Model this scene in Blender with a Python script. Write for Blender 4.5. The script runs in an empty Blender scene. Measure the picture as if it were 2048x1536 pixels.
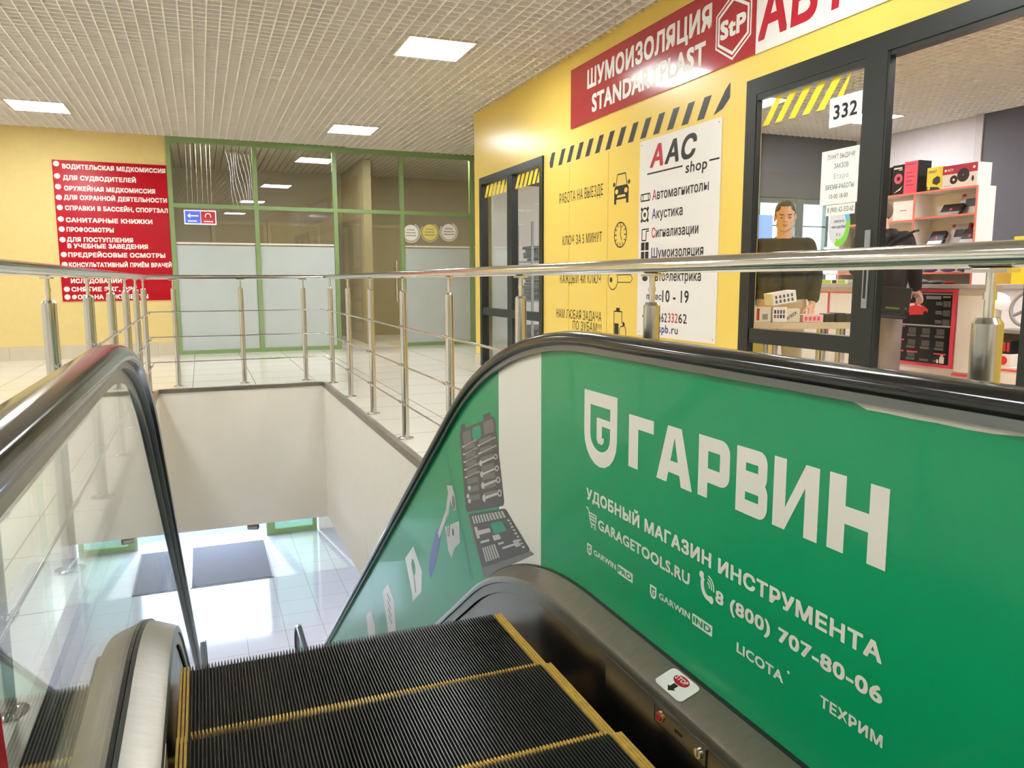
import bpy, math, random
from mathutils import Vector, Matrix

# ------------------------------------------------------------------ camera, world, light, exposure
S = bpy.context.scene
COL = S.collection
random.seed(7)
R = math.radians

def srgb(h, k=1.0):
    h = h.lstrip('#')
    c = [int(h[i:i + 2], 16) / 255 for i in (0, 2, 4)]
    return tuple(min(1, (x / 12.92 if x <= .04045 else ((x + .055) / 1.055) ** 2.4) * k) for x in c) + (1,)

yaw, pitch, roll = R(21.77), R(7.64), R(-.18)
cf = Vector((math.sin(yaw) * math.cos(pitch), math.cos(yaw) * math.cos(pitch), -math.sin(pitch)))
cr = Vector((math.cos(yaw), -math.sin(yaw), 0))
cu = cr.cross(cf)
cr2 = cr * math.cos(roll) + cu * math.sin(roll)
cu2 = cu * math.cos(roll) - cr * math.sin(roll)
cam_d = bpy.data.cameras.new('camera')
cam_d.sensor_width = 36
cam_d.lens = 1548 / 2048 * 36
cam_d.clip_start = .02
cam = bpy.data.objects.new('camera', cam_d)
COL.objects.link(cam)
cam.matrix_world = Matrix(((cr2.x, cu2.x, -cf.x, 0), (cr2.y, cu2.y, -cf.y, 0), (cr2.z, cu2.z, -cf.z, 1.05), (0, 0, 0, 1)))
S.camera = cam

S.view_settings.view_transform = 'Standard'
S.view_settings.look = 'None'
S.view_settings.gamma = 1
S.view_settings.use_curve_mapping = False
S.view_settings.exposure = 0.82
S.cycles.use_denoising = True
S.cycles.max_bounces = 10
S.cycles.diffuse_bounces = 5
S.cycles.glossy_bounces = 5
S.cycles.transparent_max_bounces = 24
S.cycles.sample_clamp_indirect = 6
S.cycles.caustics_reflective = False
S.cycles.caustics_refractive = False

PANEL = 24.0          # ceiling panel emission
W = bpy.data.worlds.new('World')
S.world = W
W.use_nodes = True
wb = W.node_tree.nodes['Background']
wb.inputs[0].default_value = (.62, .74, 1.0, 1)
wb.inputs[1].default_value = 2.1

sd = bpy.data.lights.new('sun', 'SUN')
sd.energy = 2.2
sd.angle = R(1.5)
sd.color = (1, .97, .92)
sun = bpy.data.objects.new('sun', sd)
COL.objects.link(sun)
sun.rotation_euler = Vector((.10, -.75, -.62)).to_track_quat('-Z', 'Y').to_euler()

def area(name, loc, direction, sx, sy, power, col=(1, 1, 1)):
    l = bpy.data.lights.new(name, 'AREA')
    l.shape = 'RECTANGLE'; l.size = sx; l.size_y = sy; l.energy = power; l.color = col
    o = bpy.data.objects.new(name, l); COL.objects.link(o)
    o.location = loc
    o.rotation_euler = Vector(direction).to_track_quat('-Z', 'Y').to_euler()
    return o
# daylight coming in through the entrance doors downstairs and the shop's far window
area('daylight_entrance', (-.5, 17.9, -3.35), (0, -1, -.35), 3.2, 2.2, 120, (.66, .79, 1))
area('daylight_shop_window', (8.1, 9.3, 1.6), (0, -1, 0), 1.4, 1.2, 22, (.75, .9, 1))

# ------------------------------------------------------------------ materials
MATS = {}
def M(name, col, rough=.5, metal=0.0, spec=.5, var=.06, vscale=9.0, bump=0.0, bscale=60.0, stretch=(1, 1, 1), emis=0.0, coat=0.0):
    if name in MATS: return MATS[name]
    m = bpy.data.materials.new(name); m.use_nodes = True
    nt = m.node_tree; N = nt.nodes; L = nt.links
    b = N['Principled BSDF']
    c = srgb(col) if isinstance(col, str) else tuple(col) + (1,)
    b.inputs['Roughness'].default_value = rough
    b.inputs['Metallic'].default_value = metal
    b.inputs['Specular IOR Level'].default_value = spec
    b.inputs['Coat Weight'].default_value = coat
    b.inputs['Coat Roughness'].default_value = .05
    tc = N.new('ShaderNodeNewGeometry')
    mp = N.new('ShaderNodeMapping'); mp.inputs['Scale'].default_value = stretch
    L.new(tc.outputs['Position'], mp.inputs['Vector'])
    nz = N.new('ShaderNodeTexNoise'); nz.inputs['Scale'].default_value = vscale; nz.inputs['Detail'].default_value = 4
    L.new(mp.outputs[0], nz.inputs['Vector'])
    mx = N.new('ShaderNodeMix'); mx.data_type = 'RGBA'
    mx.inputs['A'].default_value = tuple(x * (1 - var) for x in c[:3]) + (1,)
    mx.inputs['B'].default_value = tuple(min(1, x * (1 + var)) for x in c[:3]) + (1,)
    L.new(nz.outputs[0], mx.inputs['Factor'])
    L.new(mx.outputs['Result'], b.inputs['Base Color'])
    if bump:
        n2 = N.new('ShaderNodeTexNoise'); n2.inputs['Scale'].default_value = bscale; n2.inputs['Detail'].default_value = 3
        L.new(mp.outputs[0], n2.inputs['Vector'])
        bp = N.new('ShaderNodeBump'); bp.inputs['Strength'].default_value = bump; bp.inputs['Distance'].default_value = .004
        L.new(n2.outputs[0], bp.inputs['Height']); L.new(bp.outputs[0], b.inputs['Normal'])
    if emis:
        L.new(mx.outputs['Result'], b.inputs['Emission Color'])
        b.inputs['Emission Strength'].default_value = emis
    MATS[name] = m
    return m

def tiles(name, col, joint, size, gap, rough, off=(0, 0, 0), var=.05):
    m = M(name, col, rough, var=var, vscale=1.3)
    nt = m.node_tree; N = nt.nodes; L = nt.links; b = N['Principled BSDF']
    src = b.inputs['Base Color'].links[0].from_socket
    g = N.new('ShaderNodeNewGeometry'); mp = N.new('ShaderNodeMapping'); mp.inputs['Location'].default_value = off
    L.new(g.outputs['Position'], mp.inputs['Vector'])
    br = N.new('ShaderNodeTexBrick'); br.offset = 0; br.squash = 1
    br.inputs['Scale'].default_value = 1
    br.inputs['Brick Width'].default_value = size; br.inputs['Row Height'].default_value = size
    br.inputs['Mortar Size'].default_value = gap; br.inputs['Mortar Smooth'].default_value = .1
    br.inputs['Mortar'].default_value = srgb(joint)
    L.new(mp.outputs[0], br.inputs['Vector'])
    L.new(src, br.inputs['Color1']); L.new(src, br.inputs['Color2'])
    L.new(br.outputs['Color'], b.inputs['Base Color'])
    return m

def glass(name, tint=(.95, .98, .96), refl=1.0, rough=0.0):
    if name in MATS: return MATS[name]
    m = bpy.data.materials.new(name); m.use_nodes = True
    nt = m.node_tree; N = nt.nodes; L = nt.links
    N.remove(N['Principled BSDF'])
    out = N['Material Output']
    lw_ = N.new('ShaderNodeLayerWeight'); lw_.inputs['Blend'].default_value = .5
    pw = N.new('ShaderNodeMath'); pw.operation = 'POWER'; pw.inputs[1].default_value = 5
    mu = N.new('ShaderNodeMath'); mu.operation = 'MULTIPLY_ADD'; mu.inputs[1].default_value = .96 * refl; mu.inputs[2].default_value = .042 * refl; mu.use_clamp = True
    t = N.new('ShaderNodeBsdfTransparent'); t.inputs[0].default_value = tint + (1,)
    g = N.new('ShaderNodeBsdfGlossy'); g.inputs['Roughness'].default_value = rough
    g.inputs['Color'].default_value = (1, 1, 1, 1)
    mi = N.new('ShaderNodeMixShader')
    L.new(lw_.outputs['Facing'], pw.inputs[0]); L.new(pw.outputs[0], mu.inputs[0]); L.new(mu.outputs[0], mi.inputs[0])
    L.new(t.outputs[0], mi.inputs[1]); L.new(g.outputs[0], mi.inputs[2]); L.new(mi.outputs[0], out.inputs['Surface'])
    MATS[name] = m
    return m

floor_m = tiles('floor_tiles', '#ECE6DB', '#8E8676', .6, .004, .16, off=(.12, .25, 0))
lowfloor_m = tiles('lower_floor_tiles', '#C6C4CC', '#8C8B92', .6, .004, .10, off=(.2, .1, 0))
ceil_m = M('ceiling_slat_paint', '#F5F0E9', .6, var=.03)
plenum_m = M('plenum_dark', '#8F8474', .9)
yellow_pl = M('yellow_plaster', '#E2CA88', .85, var=.05, vscale=14, bump=.25, bscale=220)
yellow_pn = M('yellow_panel', '#EDCB62', .28, var=.03, vscale=2)
skirt_tile = M('skirting_tile', '#CFC4AE', .25, var=.05)
wellw_m = M('well_wall_paint', '#F0E9DC', .8, var=.03)
green_fr = M('green_frame_paint', '#86A069', .35, var=.05)
film_m = M('frosted_film', '#BFC7C7', .22, var=.06, vscale=3)
room_brown = M('back_room_wall', '#ABA294', .8)
plank_m = M('plank_ceiling', '#BDB5A6', .6)
red_sign = M('red_sign_gloss', '#B8001A', .16, spec=.35, var=.04)
red_sign2 = M('crimson_sign_gloss', '#B0142C', .16, var=.05, vscale=4, coat=1.0, bump=.35, bscale=1.6, stretch=(1, .5, 3))
white_pr = M('white_print', '#F3EFE8', .4, var=.02)
offwhite = M('offwhite_board', '#E9E3DC', .3, var=.02)
black_pr = M('black_print', '#16130F', .4)
red_pr = M('red_print', '#B8102A', .4)
blue_pr = M('blue_print', '#1B1C78', .4)
alu_black = M('black_aluminium', '#1E221F', .35, var=.1)
rubber = M('black_rubber_handrail', (.011, .0105, .010), .13, spec=.55, var=.2)
gasket = M('black_gasket', (.009, .009, .009), .35)
steel = M('brushed_steel', (.37, .345, .305), .33, metal=1, var=.14, vscale=7, bump=.06, bscale=90, stretch=(1, 8, 8))
steel_dk = M('skirt_steel', (.33, .30, .26), .26, metal=1, var=.2, vscale=5)
chrome = M('polished_rail_steel', (.70, .69, .67), .10, metal=1, var=.06, vscale=20)
post_m = M('brushed_post_steel', (.60, .585, .565), .20, metal=1, var=.1, vscale=30, stretch=(1, 1, .05))
edge_tr = M('edge_trim_steel', (.34, .30, .26), .35, metal=1, var=.15)
tread_m = M('black_tread_metal', (.012, .011, .010), .42, spec=.4, var=.3)
ridge_m = M('worn_ridge_glint', (.07, .066, .058), .30, metal=.6, var=.35, vscale=40)  # worn ridge tops; the light they catch is put into the colour
yel_step = M('yellow_demarcation', '#DDB252', .45, var=.35, vscale=45)
film_green = M('green_banner_film', '#00965F', .32, spec=.32, var=.02, coat=.25)
film_white = M('white_banner_film', '#E9E3D7', .3, var=.02)
clear = glass('clear_glass')
bal_glass = glass('balustrade_glass', (.93, .97, .95), 1.0)
shop_glass = glass('shop_glass', (.96, .97, .97), .8)
door_glass = glass('tinted_partition_glass', (.92, .92, .87), 1.25)
green_glass = glass('green_door_glass', (.58, .74, .58), .6)
lamp_m = M('light_diffuser', (.92, .98, 1.0), .5, emis=PANEL, var=.0)
fill_low = M('lower_hall_fill', (.95, .97, 1), .5, emis=PANEL * 2.0, var=.0)
fill_back = M('back_room_fill', (1, .98, .95), .5, emis=PANEL * 3, var=.0)
lamp_shop = M('shop_light_diffuser', (1, .96, .96), .5, emis=PANEL * 1.25, var=.0)
lampframe = M('lamp_frame', '#DCD2BF', .5)
paper = M('paper', '#EFEBE2', .8, var=.02)
salmon = M('salmon_edge', '#E8806C', .5)
white_lam = M('white_laminate', '#EFE8E2', .4, var=.02)
pinkred = M('pink_red_edge', '#E04A5E', .45)
grey_wall = M('shop_grey_wall', '#C9C3C6', .8)
dark_wall = M('shop_dark_wall', '#57545C', .7)
bulk_m = M('dark_bulkhead', '#45474A', .6)
shop_floor = tiles('shop_floor_tiles', '#E4DCD2', '#9C948A', .6, .004, .2)
mat_m = M('entrance_carpet', '#5C5B66', .95, var=.25, vscale=60, bump=.8, bscale=300)
paving = M('outdoor_paving', '#9AA6BC', .8, var=.1, vscale=3)
skin_m = M('skin', '#E6B79E', .5, var=.06, vscale=30)
dark_plastic = M('dark_plastic', '#1C1A1D', .35)
grey_plastic = M('grey_plastic', '#8D8B8C', .4)

# ------------------------------------------------------------------ mesh builder
BASE = {}
TXT = {}
def text_mesh(s, off):
    k = (s, off)
    if k not in TXT:
        c = bpy.data.curves.new('t', 'FONT'); c.body = s; c.offset = off; c.resolution_u = 3; c.space_character = 1.07
        o = bpy.data.objects.new('t', c)
        me = bpy.data.meshes.new_from_object(o)
        TXT[k] = ([v.co.copy() for v in me.vertices], [tuple(p.vertices) for p in me.polygons])
        bpy.data.objects.remove(o); bpy.data.curves.remove(c); bpy.data.meshes.remove(me)
    return TXT[k]

class MB:
    def __init__(s): s.v = []; s.f = []; s.m = []
    def add(s, vs, fs, mi=0):
        n = len(s.v); s.v += [Vector(p) for p in vs]; s.f += [tuple(i + n for i in f) for f in fs]; s.m += [mi] * len(fs)
        return s
    def box(s, x0, x1, y0, y1, z0, z1, mi=0):
        return s.add([(x0, y0, z0), (x1, y0, z0), (x1, y1, z0), (x0, y1, z0), (x0, y0, z1), (x1, y0, z1), (x1, y1, z1), (x0, y1, z1)],
                     [(0, 3, 2, 1), (4, 5, 6, 7), (0, 1, 5, 4), (1, 2, 6, 5), (2, 3, 7, 6), (3, 0, 4, 7)], mi)
    def obox(s, F, u0, u1, v0, v1, w0, w1, mi=0):
        O, U, V, Wv = F
        P = [O + U * a + V * b + Wv * c for c in (w0, w1) for b in (v0, v1) for a in (u0, u1)]
        return s.add(P, [(0, 2, 3, 1), (4, 5, 7, 6), (0, 1, 5, 4), (1, 3, 7, 5), (3, 2, 6, 7), (2, 0, 4, 6)], mi)
    def prism(s, poly, F, w0, w1, mi=0):
        O, U, V, Wv = F; n = len(poly)
        P = [O + U * a + V * b + Wv * w for w in (w0, w1) for a, b in poly]
        fs = [tuple(range(n - 1, -1, -1)), tuple(range(n, 2 * n))] + [(i, (i + 1) % n, n + (i + 1) % n, n + i) for i in range(n)]
        return s.add(P, fs, mi)
    def face(s, pts, mi=0): return s.add(pts, [tuple(range(len(pts)))], mi)
    def flat(s, poly, F, w=0.0, mi=0):
        O, U, V, Wv = F
        return s.face([O + U * a + V * b + Wv * w for a, b in poly], mi)
    def cyl(s, a, b, r0, r1=None, n=18, mi=0, caps=True):
        a = Vector(a); b = Vector(b); r1 = r0 if r1 is None else r1
        d = (b - a).normalized(); x = d.orthogonal().normalized(); y = d.cross(x)
        P = []
        for c, r in ((a, r0), (b, r1)):
            P += [c + (x * math.cos(2 * math.pi * i / n) + y * math.sin(2 * math.pi * i / n)) * r for i in range(n)]
        fs = [(i, (i + 1) % n, n + (i + 1) % n, n + i) for i in range(n)]
        if caps: fs += [tuple(range(n - 1, -1, -1)), tuple(range(n, 2 * n))]
        return s.add(P, fs, mi)
    def tube(s, pts, r, n=10, mi=0):
        pts = [Vector(p) for p in pts]; P = []; up = None
        rs = r if isinstance(r, (list, tuple)) else [r] * len(pts)
        for i, p in enumerate(pts):
            d = ((pts[min(i + 1, len(pts) - 1)] - pts[max(i - 1, 0)])).normalized()
            up = d.orthogonal().normalized() if up is None else (up - d * up.dot(d)).normalized()
            y = d.cross(up)
            P += [p + (up * math.cos(2 * math.pi * k / n) + y * math.sin(2 * math.pi * k / n)) * rs[i] for k in range(n)]
        fs = [(i * n + k, i * n + (k + 1) % n, (i + 1) * n + (k + 1) % n, (i + 1) * n + k) for i in range(len(pts) - 1) for k in range(n)]
        fs += [tuple(range(n - 1, -1, -1)), tuple(range((len(pts) - 1) * n, len(pts) * n))]
        return s.add(P, fs, mi)
    def lathe(s, prof, c, n=20, mi=0, F=None):
        c = Vector(c); P = []
        U, V, Wv = (Vector((1, 0, 0)), Vector((0, 1, 0)), Vector((0, 0, 1))) if F is None else F
        for r, z in prof:
            P += [c + U * (r * math.cos(2 * math.pi * k / n)) + V * (r * math.sin(2 * math.pi * k / n)) + Wv * z for k in range(n)]
        fs = [(i * n + k, i * n + (k + 1) % n, (i + 1) * n + (k + 1) % n, (i + 1) * n + k) for i in range(len(prof) - 1) for k in range(n)]
        fs += [tuple(range(n - 1, -1, -1)), tuple(range((len(prof) - 1) * n, len(prof) * n))]
        return s.add(P, fs, mi)
    def ell(s, c, rx, ry, rz, n=16, m=10, mi=0, rot=None):
        c = Vector(c); P = []
        for i in range(m + 1):
            t = math.pi * i / m
            for k in range(n):
                a = 2 * math.pi * k / n
                q = Vector((rx * math.sin(t) * math.cos(a), ry * math.sin(t) * math.sin(a), rz * math.cos(t)))
                if rot is not None: q = rot @ q
                P.append(c + q)
        fs = [(i * n + k, (i + 1) * n + k, (i + 1) * n + (k + 1) % n, i * n + (k + 1) % n) for i in range(m) for k in range(n)]
        return s.add(P, fs, mi)
    def cap(s, a, b, r0, r1, n=14):
        """tapered limb with round ends"""
        a = Vector(a); b = Vector(b)
        s.cyl(a, b, r0, r1, n); s.ell(a, r0, r0, r0, n, 8); s.ell(b, r1, r1, r1, n, 8)
        return s
    def limb(s, pts, rs):
        for i in range(len(pts) - 1): s.cap(pts[i], pts[i + 1], rs[i], rs[i + 1])
        return s
    def text(s, st, O, Rv, Uv, width, H, bold=.012, shear=0.0, mi=0):
        vs, fs = text_mesh(st, 0.0)
        if not vs: return s
        x0 = min(v.x for v in vs) - bold; x1 = max(v.x for v in vs) + bold
        capH = (.728 if any('\u0400' <= ch <= '\u04ff' for ch in st) else .69) + 2 * bold
        O = Vector(O); Rv = Vector(Rv); Uv = Vector(Uv)
        k = width / (x1 - x0)
        nv = Rv.cross(Uv).normalized()
        offs = [(0, 0)] if bold < .003 else [(bold * a, bold * b) for a, b in ((-1, -1), (0, -1), (1, -1), (-1, 0), (0, 0), (1, 0), (-1, 1), (0, 1), (1, 1))]
        # faces of one glyph may overlap, so every face gets a hair of its own depth
        for kk, (ox, oy) in enumerate(offs):
            P = [O + nv * (kk * .00006) + Rv * ((v.x + ox - x0) * k + shear * (v.y + oy + bold) / capH * H) + Uv * ((v.y + oy + bold) / capH * H) for v in vs]
            for fi, f in enumerate(fs):
                s.add([P[q] + nv * ((fi % 20) * .000003) for q in f], [tuple(range(len(f)))], mi)
        return s
    def sweep(s, path, sec, X, mi=0):
        """path of (y, z, angle), section of (dx, dn)"""
        n = len(sec); P = []
        for y, z, a in path:
            P += [(X + dx, y - math.sin(a) * dn, z + math.cos(a) * dn) for dx, dn in sec]
        fs = [(i * n + k, i * n + (k + 1) % n, (i + 1) * n + (k + 1) % n, (i + 1) * n + k) for i in range(len(path) - 1) for k in range(n)]
        fs += [tuple(range(n - 1, -1, -1)), tuple(range((len(path) - 1) * n, len(path) * n))]
        return s.add(P, fs, mi)
    def build(s, name, mat, parent=None, smooth=False, loc=None, bevel=0, label=None):
        me = bpy.data.meshes.new(name)
        mats = mat if isinstance(mat, (list, tuple)) else [mat]
        if parent is None:
            if loc is None:
                lo = [min(v[i] for v in s.v) for i in range(3)]; hi = [max(v[i] for v in s.v) for i in range(3)]
                loc = Vector(((lo[0] + hi[0]) / 2, (lo[1] + hi[1]) / 2, lo[2]))
            base = Vector(loc)
        else: base = BASE[parent.name]
        me.from_pydata([tuple(v - base) for v in s.v], [], s.f)
        for m in mats: me.materials.append(m)
        me.polygons.foreach_set('material_index', s.m)
        me.validate()
        me.update()
        if smooth:
            me.polygons.foreach_set('use_smooth', [True] * len(me.polygons))
            me.set_sharp_from_angle(angle=R(38))
        o = bpy.data.objects.new(name, me); COL.objects.link(o)
        BASE[o.name] = base
        if parent is None: o.location = base
        else: o.parent = parent
        if bevel:
            b = o.modifiers.new('bevel', 'BEVEL'); b.width = bevel; b.segments = 2; b.limit_method = 'ANGLE'
        if label: o['label'] = label
        return o

def tag(o, label, cat, group=None):
    o['label'] = label; o['category'] = cat
    if group: o['group'] = group
    return o
def thing(name, label, cat, loc=(0, 0, 0), group=None, rot=0.0, local=False):
    o = bpy.data.objects.new(name, None); COL.objects.link(o); o.empty_display_size = .1
    o.location = loc; o.rotation_euler = (0, 0, rot)
    BASE[o.name] = Vector((0, 0, 0)) if local else Vector(loc)
    return tag(o, label, cat, group)
def struct(o): o['kind'] = 'structure'; return o
def dup(o, off=(0, 0, 0), parent=None):
    c = o.copy(); COL.objects.link(c)
    c.location = o.location + Vector(off)
    if parent is not None: c.parent = parent
    BASE[c.name] = BASE[o.name] + Vector(off) if parent is None else BASE[o.name]
    for ch in list(o.children):
        k = ch.copy(); COL.objects.link(k); k.parent = c; BASE[k.name] = BASE[ch.name]
        for g in list(ch.children):
            d = g.copy(); COL.objects.link(d); d.parent = k; BASE[d.name] = BASE[g.name]
    return c
V3 = Vector
def circle(cx, cy, r, n=24, ry=None): return [(cx + r * math.cos(2 * math.pi * i / n), cy + (ry or r) * math.sin(2 * math.pi * i / n)) for i in range(n)]
def rrect(x0, y0, x1, y1, r, n=5):
    P = []
    for cx, cy, a0 in ((x1 - r, y1 - r, 0), (x0 + r, y1 - r, 90), (x0 + r, y0 + r, 180), (x1 - r, y0 + r, 270)):
        P += [(cx + r * math.cos(R(a0 + 90 * i / n)), cy + r * math.sin(R(a0 + 90 * i / n))) for i in range(n + 1)]
    return P

# ------------------------------------------------------------------ dimensions
HC = 3.045                      # ceiling height
WL, WR, WY0, WY1 = -.43, 1.14, -1.6, 8.16   # escalator well
ZL = -4.6                       # lower floor
ZS = -1.44                      # bottom of the slab
XS = 3.213                      # shop front plane
TH = math.atan(.0365)
BW = (V3((0, 12.097, 0)), V3((math.cos(TH), math.sin(TH), 0)), V3((0, 0, 1)), V3((math.sin(TH), -math.cos(TH), 0)))  # back wall frame
SH = (V3((XS, 0, 0)), V3((0, -1, 0)), V3((0, 0, 1)), V3((-1, 0, 0)))            # shop front, u = -Y

# ------------------------------------------------------------------ setting: slabs, walls, ceilings
fl = MB()
fl.box(-6, WL, -5, 17.5, -.03, 0); fl.box(WR, XS + .06, -5, 17.5, -.03, 0)
fl.box(WL, WR, WY1, 17.5, -.03, 0); fl.box(WL, WR, -5, WY0, -.03, 0)
fl.box(XS + .06, 7, 9.3, 17.5, -.03, 0)
struct(fl.build('floor', floor_m))
lc = MB()
lc.box(-6, WL, -5, 17.5, ZS, -.031); lc.box(WR, 7, -5, 17.5, ZS, -.031); lc.box(WL, WR, WY1, 17.5, ZS, -.031); lc.box(WL, WR, -5, WY0, ZS, -.031)
struct(lc.build('wall_well', wellw_m))
tr = MB()
tr.box(WL - .03, WL + .008, WY0, WY1, -.045, .006); tr.box(WR - .008, WR + .035, WY0, WY1, -.045, .006); tr.box(WL + .008, WR - .008, WY1 - .008, WY1 + .06, -.03, .006)
struct(tr.build('trim_1', edge_tr))

LIGHTS = [(2.0, 10.72), (2.0, 6.81), (2.0, 3.2), (2.0, -.6), (-1.62, 10.6), (-1.62, 6.8), (-1.62, 3.0), (-1.62, -.7), (-4.6, 10.6), (-4.6, 6.8), (-4.6, 3.0), (.2, -3.6), (-3.4, .9), (-3.2, -2.4), (-1.62, 4.9)]  # closing entries are unseen panels added to brighten the advertising film
def grid(name, x0, x1, y0, y1, z, lights, step=.1):
    g = MB()
    def cut(a0, a1, holes):
        segs = [(a0, a1)]
        for h0, h1 in holes:
            ns = []
            for s0, s1 in segs:
                if h1 <= s0 or h0 >= s1: ns.append((s0, s1))
                else:
                    if h0 > s0: ns.append((s0, h0))
                    if h1 < s1: ns.append((h1, s1))
            segs = ns
        return segs
    x = x0 + .05
    while x < x1:
        for a, b in cut(y0, y1, [(ly - .30, ly + .30) for lx, ly in lights if abs(x - lx) < .30]): g.box(x - .005, x + .005, a, b, z, z + .06)
        x += step
    y = y0 + .05
    while y < y1:
        for a, b in cut(x0, x1, [(lx - .30, lx + .30) for lx, ly in lights if abs(y - ly) < .30]): g.box(a, b, y - .005, y + .005, z + .0005, z + .06)
        y += step
    o = g.build(name, ceil_m); struct(o); return o
grid('ceiling', -6, XS, -5, 12.3, HC, LIGHTS)
grid('ceiling_corridor', XS, 7, 9.28, 12.4, HC, [])
struct(MB().box(-6, 7.1, -5, 17.5, HC + .12, HC + .2).box(7.1, 9.15, -5, 9.12, HC + .12, HC + .2).build('ceiling_plenum', plenum_m))

def light_panel(x, y, label, group, lm=None):
    t = thing('ceiling_light', label, 'ceiling light', (x, y, HC), group)
    fr = MB()
    for a in ((-.30, .30, -.30, -.285), (-.30, .30, .285, .30), (-.30, -.285, -.285, .285), (.285, .30, -.285, .285)): fr.box(x + a[0], x + a[1], y + a[2], y + a[3], HC - .004, HC + .05)
    fr.box(x - .299, x + .299, y - .299, y + .299, HC + .021, HC + .049)
    fr.build('frame', lampframe, t)
    MB().box(x - .285, x + .285, y - .285, y + .285, HC, HC + .02).build('diffuser', lm or lamp_m, t)
    return t
ll = {0: 'square white ceiling light in the hall, one nearer the green glass partition', 1: 'largest square white ceiling light above the stairwell, nearest the viewer', 4: 'square white ceiling light over the yellow wall with the red sign, at far left'}
for i, (x, y) in enumerate(LIGHTS):
    light_panel(x, y, ll.get(i, 'square white ceiling light in the hall'), 'hall ceiling lights')

t = light_panel(6.0, 14.0, 'added ceiling panel lighting the room behind the partition, outside the picture', 'added back room lights', fill_back)  # unseen panels added to brighten the room behind the partition
light_panel(6.3, 12.9, 'added ceiling panel lighting the right of the room behind the partition, outside the picture', 'added back room lights', fill_back)
for i, (x, y) in enumerate(((-2.2, 6.2), (2.9, 6.2), (-2.2, 3.2), (2.9, 3.2), (-2.2, 10.5), (2.9, 10.5))):  # unseen panels added to brighten the lower hall and the well walls
    t = light_panel(x, y, 'added ceiling panel brightening the lower hall, outside the picture', 'added lower hall lights', fill_low)
    t.location.z = ZS - .05
# outer shell
struct(MB().box(-6.1, -6, -5, 12.1, 0, HC + .2).build('wall_left', M('pale_hall_wall', '#E6DFD2', .8)))
struct(MB().box(-6, XS + .12, -5.1, -5, 0, HC + .2).build('wall_front', M('pale_hall_wall', '#E6DFD2', .8)))
yl = MB().obox(BW, -6.0, -.345, 0, HC + .1, -.12, 0)
struct(yl.build('wall_back', yellow_pl))
sk = MB()
for i in range(10):
    u0 = -6 + i * .6
    sk.obox(BW, u0 + .002, min(u0 + .598, -.345), 0, .185, 0, .012)
struct(sk.build('baseboard_back', skirt_tile))

# lower storey
struct(MB().box(-7, 9, -5, 17.6, ZL - .1, ZL).build('floor_lower', lowfloor_m))
lw = MB()
lw.box(-7, -3.25, 17.6, 17.8, ZL, ZS); lw.box(2.25, 9, 17.6, 17.8, ZL, ZS); lw.box(-3.25, 2.25, 17.6, 17.8, ZL + 2.35, ZS)
lw.box(-7, 7.1, 17.5, 17.8, ZS, HC + .2); lw.box(-7.1, -7, -5, 17.8, ZL, ZS); lw.box(9, 9.1, -5, 17.8, ZL, ZS); lw.box(-7, 9, -5.1, -5, ZL, ZS)
struct(lw.build('wall_lower', wellw_m))
struct(MB().box(-14, 14, 17.6, 34, ZL - .2, ZL - .06).build('ground_outdoor', paving))

# entrance doors downstairs : green frames, two open doorways with glass, low panels either side
EW = (V3((0, 17.62, ZL)), V3((1, 0, 0)), V3((0, 0, 1)), V3((0, -1, 0)))
def lower_bay(name, u0, u1, panel):
    o = MB()
    o.obox(EW, u0, u0 + .09, 0, 2.35, -.06, .06); o.obox(EW, u1 - .09, u1, 0, 2.35, -.06, .06); o.obox(EW, u0 + .09, u1 - .09, 2.25, 2.35, -.06, .06)
    if panel: o.obox(EW, u0 + .09, u1 - .09, .0, .13, -.05, .05)
    f = struct(o.build(name, green_fr))
    MB().obox(EW, u0 + .09, u1 - .09, .13 if panel else .02, 2.25, -.008, .008).build('pane', green_glass if panel else clear, f)
    return f
lower_bay('window_5', 1.19, 2.2, True); lower_bay('window_6', -3.2, -2.26, True)
lower_bay('door_2', -.82, 1.19, False); lower_bay('door_3', -2.26, -.82, False)
def carpet(name, u0, u1, y0, y1, label):
    t = thing(name, label, 'mat', ((u0 + u1) / 2, (y0 + y1) / 2, ZL), 'entrance mats downstairs')
    MB().box(u0 + .03, u1 - .03, y0 + .03, y1 - .03, ZL, ZL + .016).build('pile', mat_m, t)
    b = MB()
    for q in ((u0, u1, y0, y0 + .03), (u0, u1, y1 - .03, y1), (u0, u0 + .03, y0 + .03, y1 - .03), (u1 - .03, u1, y0 + .03, y1 - .03)): b.box(*q, ZL, ZL + .01)
    b.build('border', gasket, t)
    return t
carpet('entrance_mat', -.46, 1.03, 14.95, 17.3, 'grey entrance mat downstairs, the one right of the glass balustrade edge')
carpet('entrance_mat', -2.0, -.84, 14.95, 17.1, 'grey entrance mat downstairs, seen through the left balustrade glass')
for x, lab in ((.355, 'small steel lamp low on the stairwell wall, above the bigger mat'), (-.98, 'small steel lamp low on the wall, seen through the left balustrade glass')):
    t = thing('wall_lamp', lab, 'lamp', (x, WY1 + .12, ZS), 'lamps under the slab edge')
    MB().box(x - .03, x + .03, WY1 + .08, WY1 + .16, ZS - .012, ZS).build('bracket', steel, t)
    MB().cyl((x - .02, WY1 + .1, ZS - .045), (x + .075, WY1 + .06, ZS - .045), .032).build('body', steel, t, smooth=True)
    MB().cyl((x + .0751, WY1 + .0599, ZS - .045), (x + .08, WY1 + .058, ZS - .045), .024).build('lens', dark_plastic, t, smooth=True)

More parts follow.
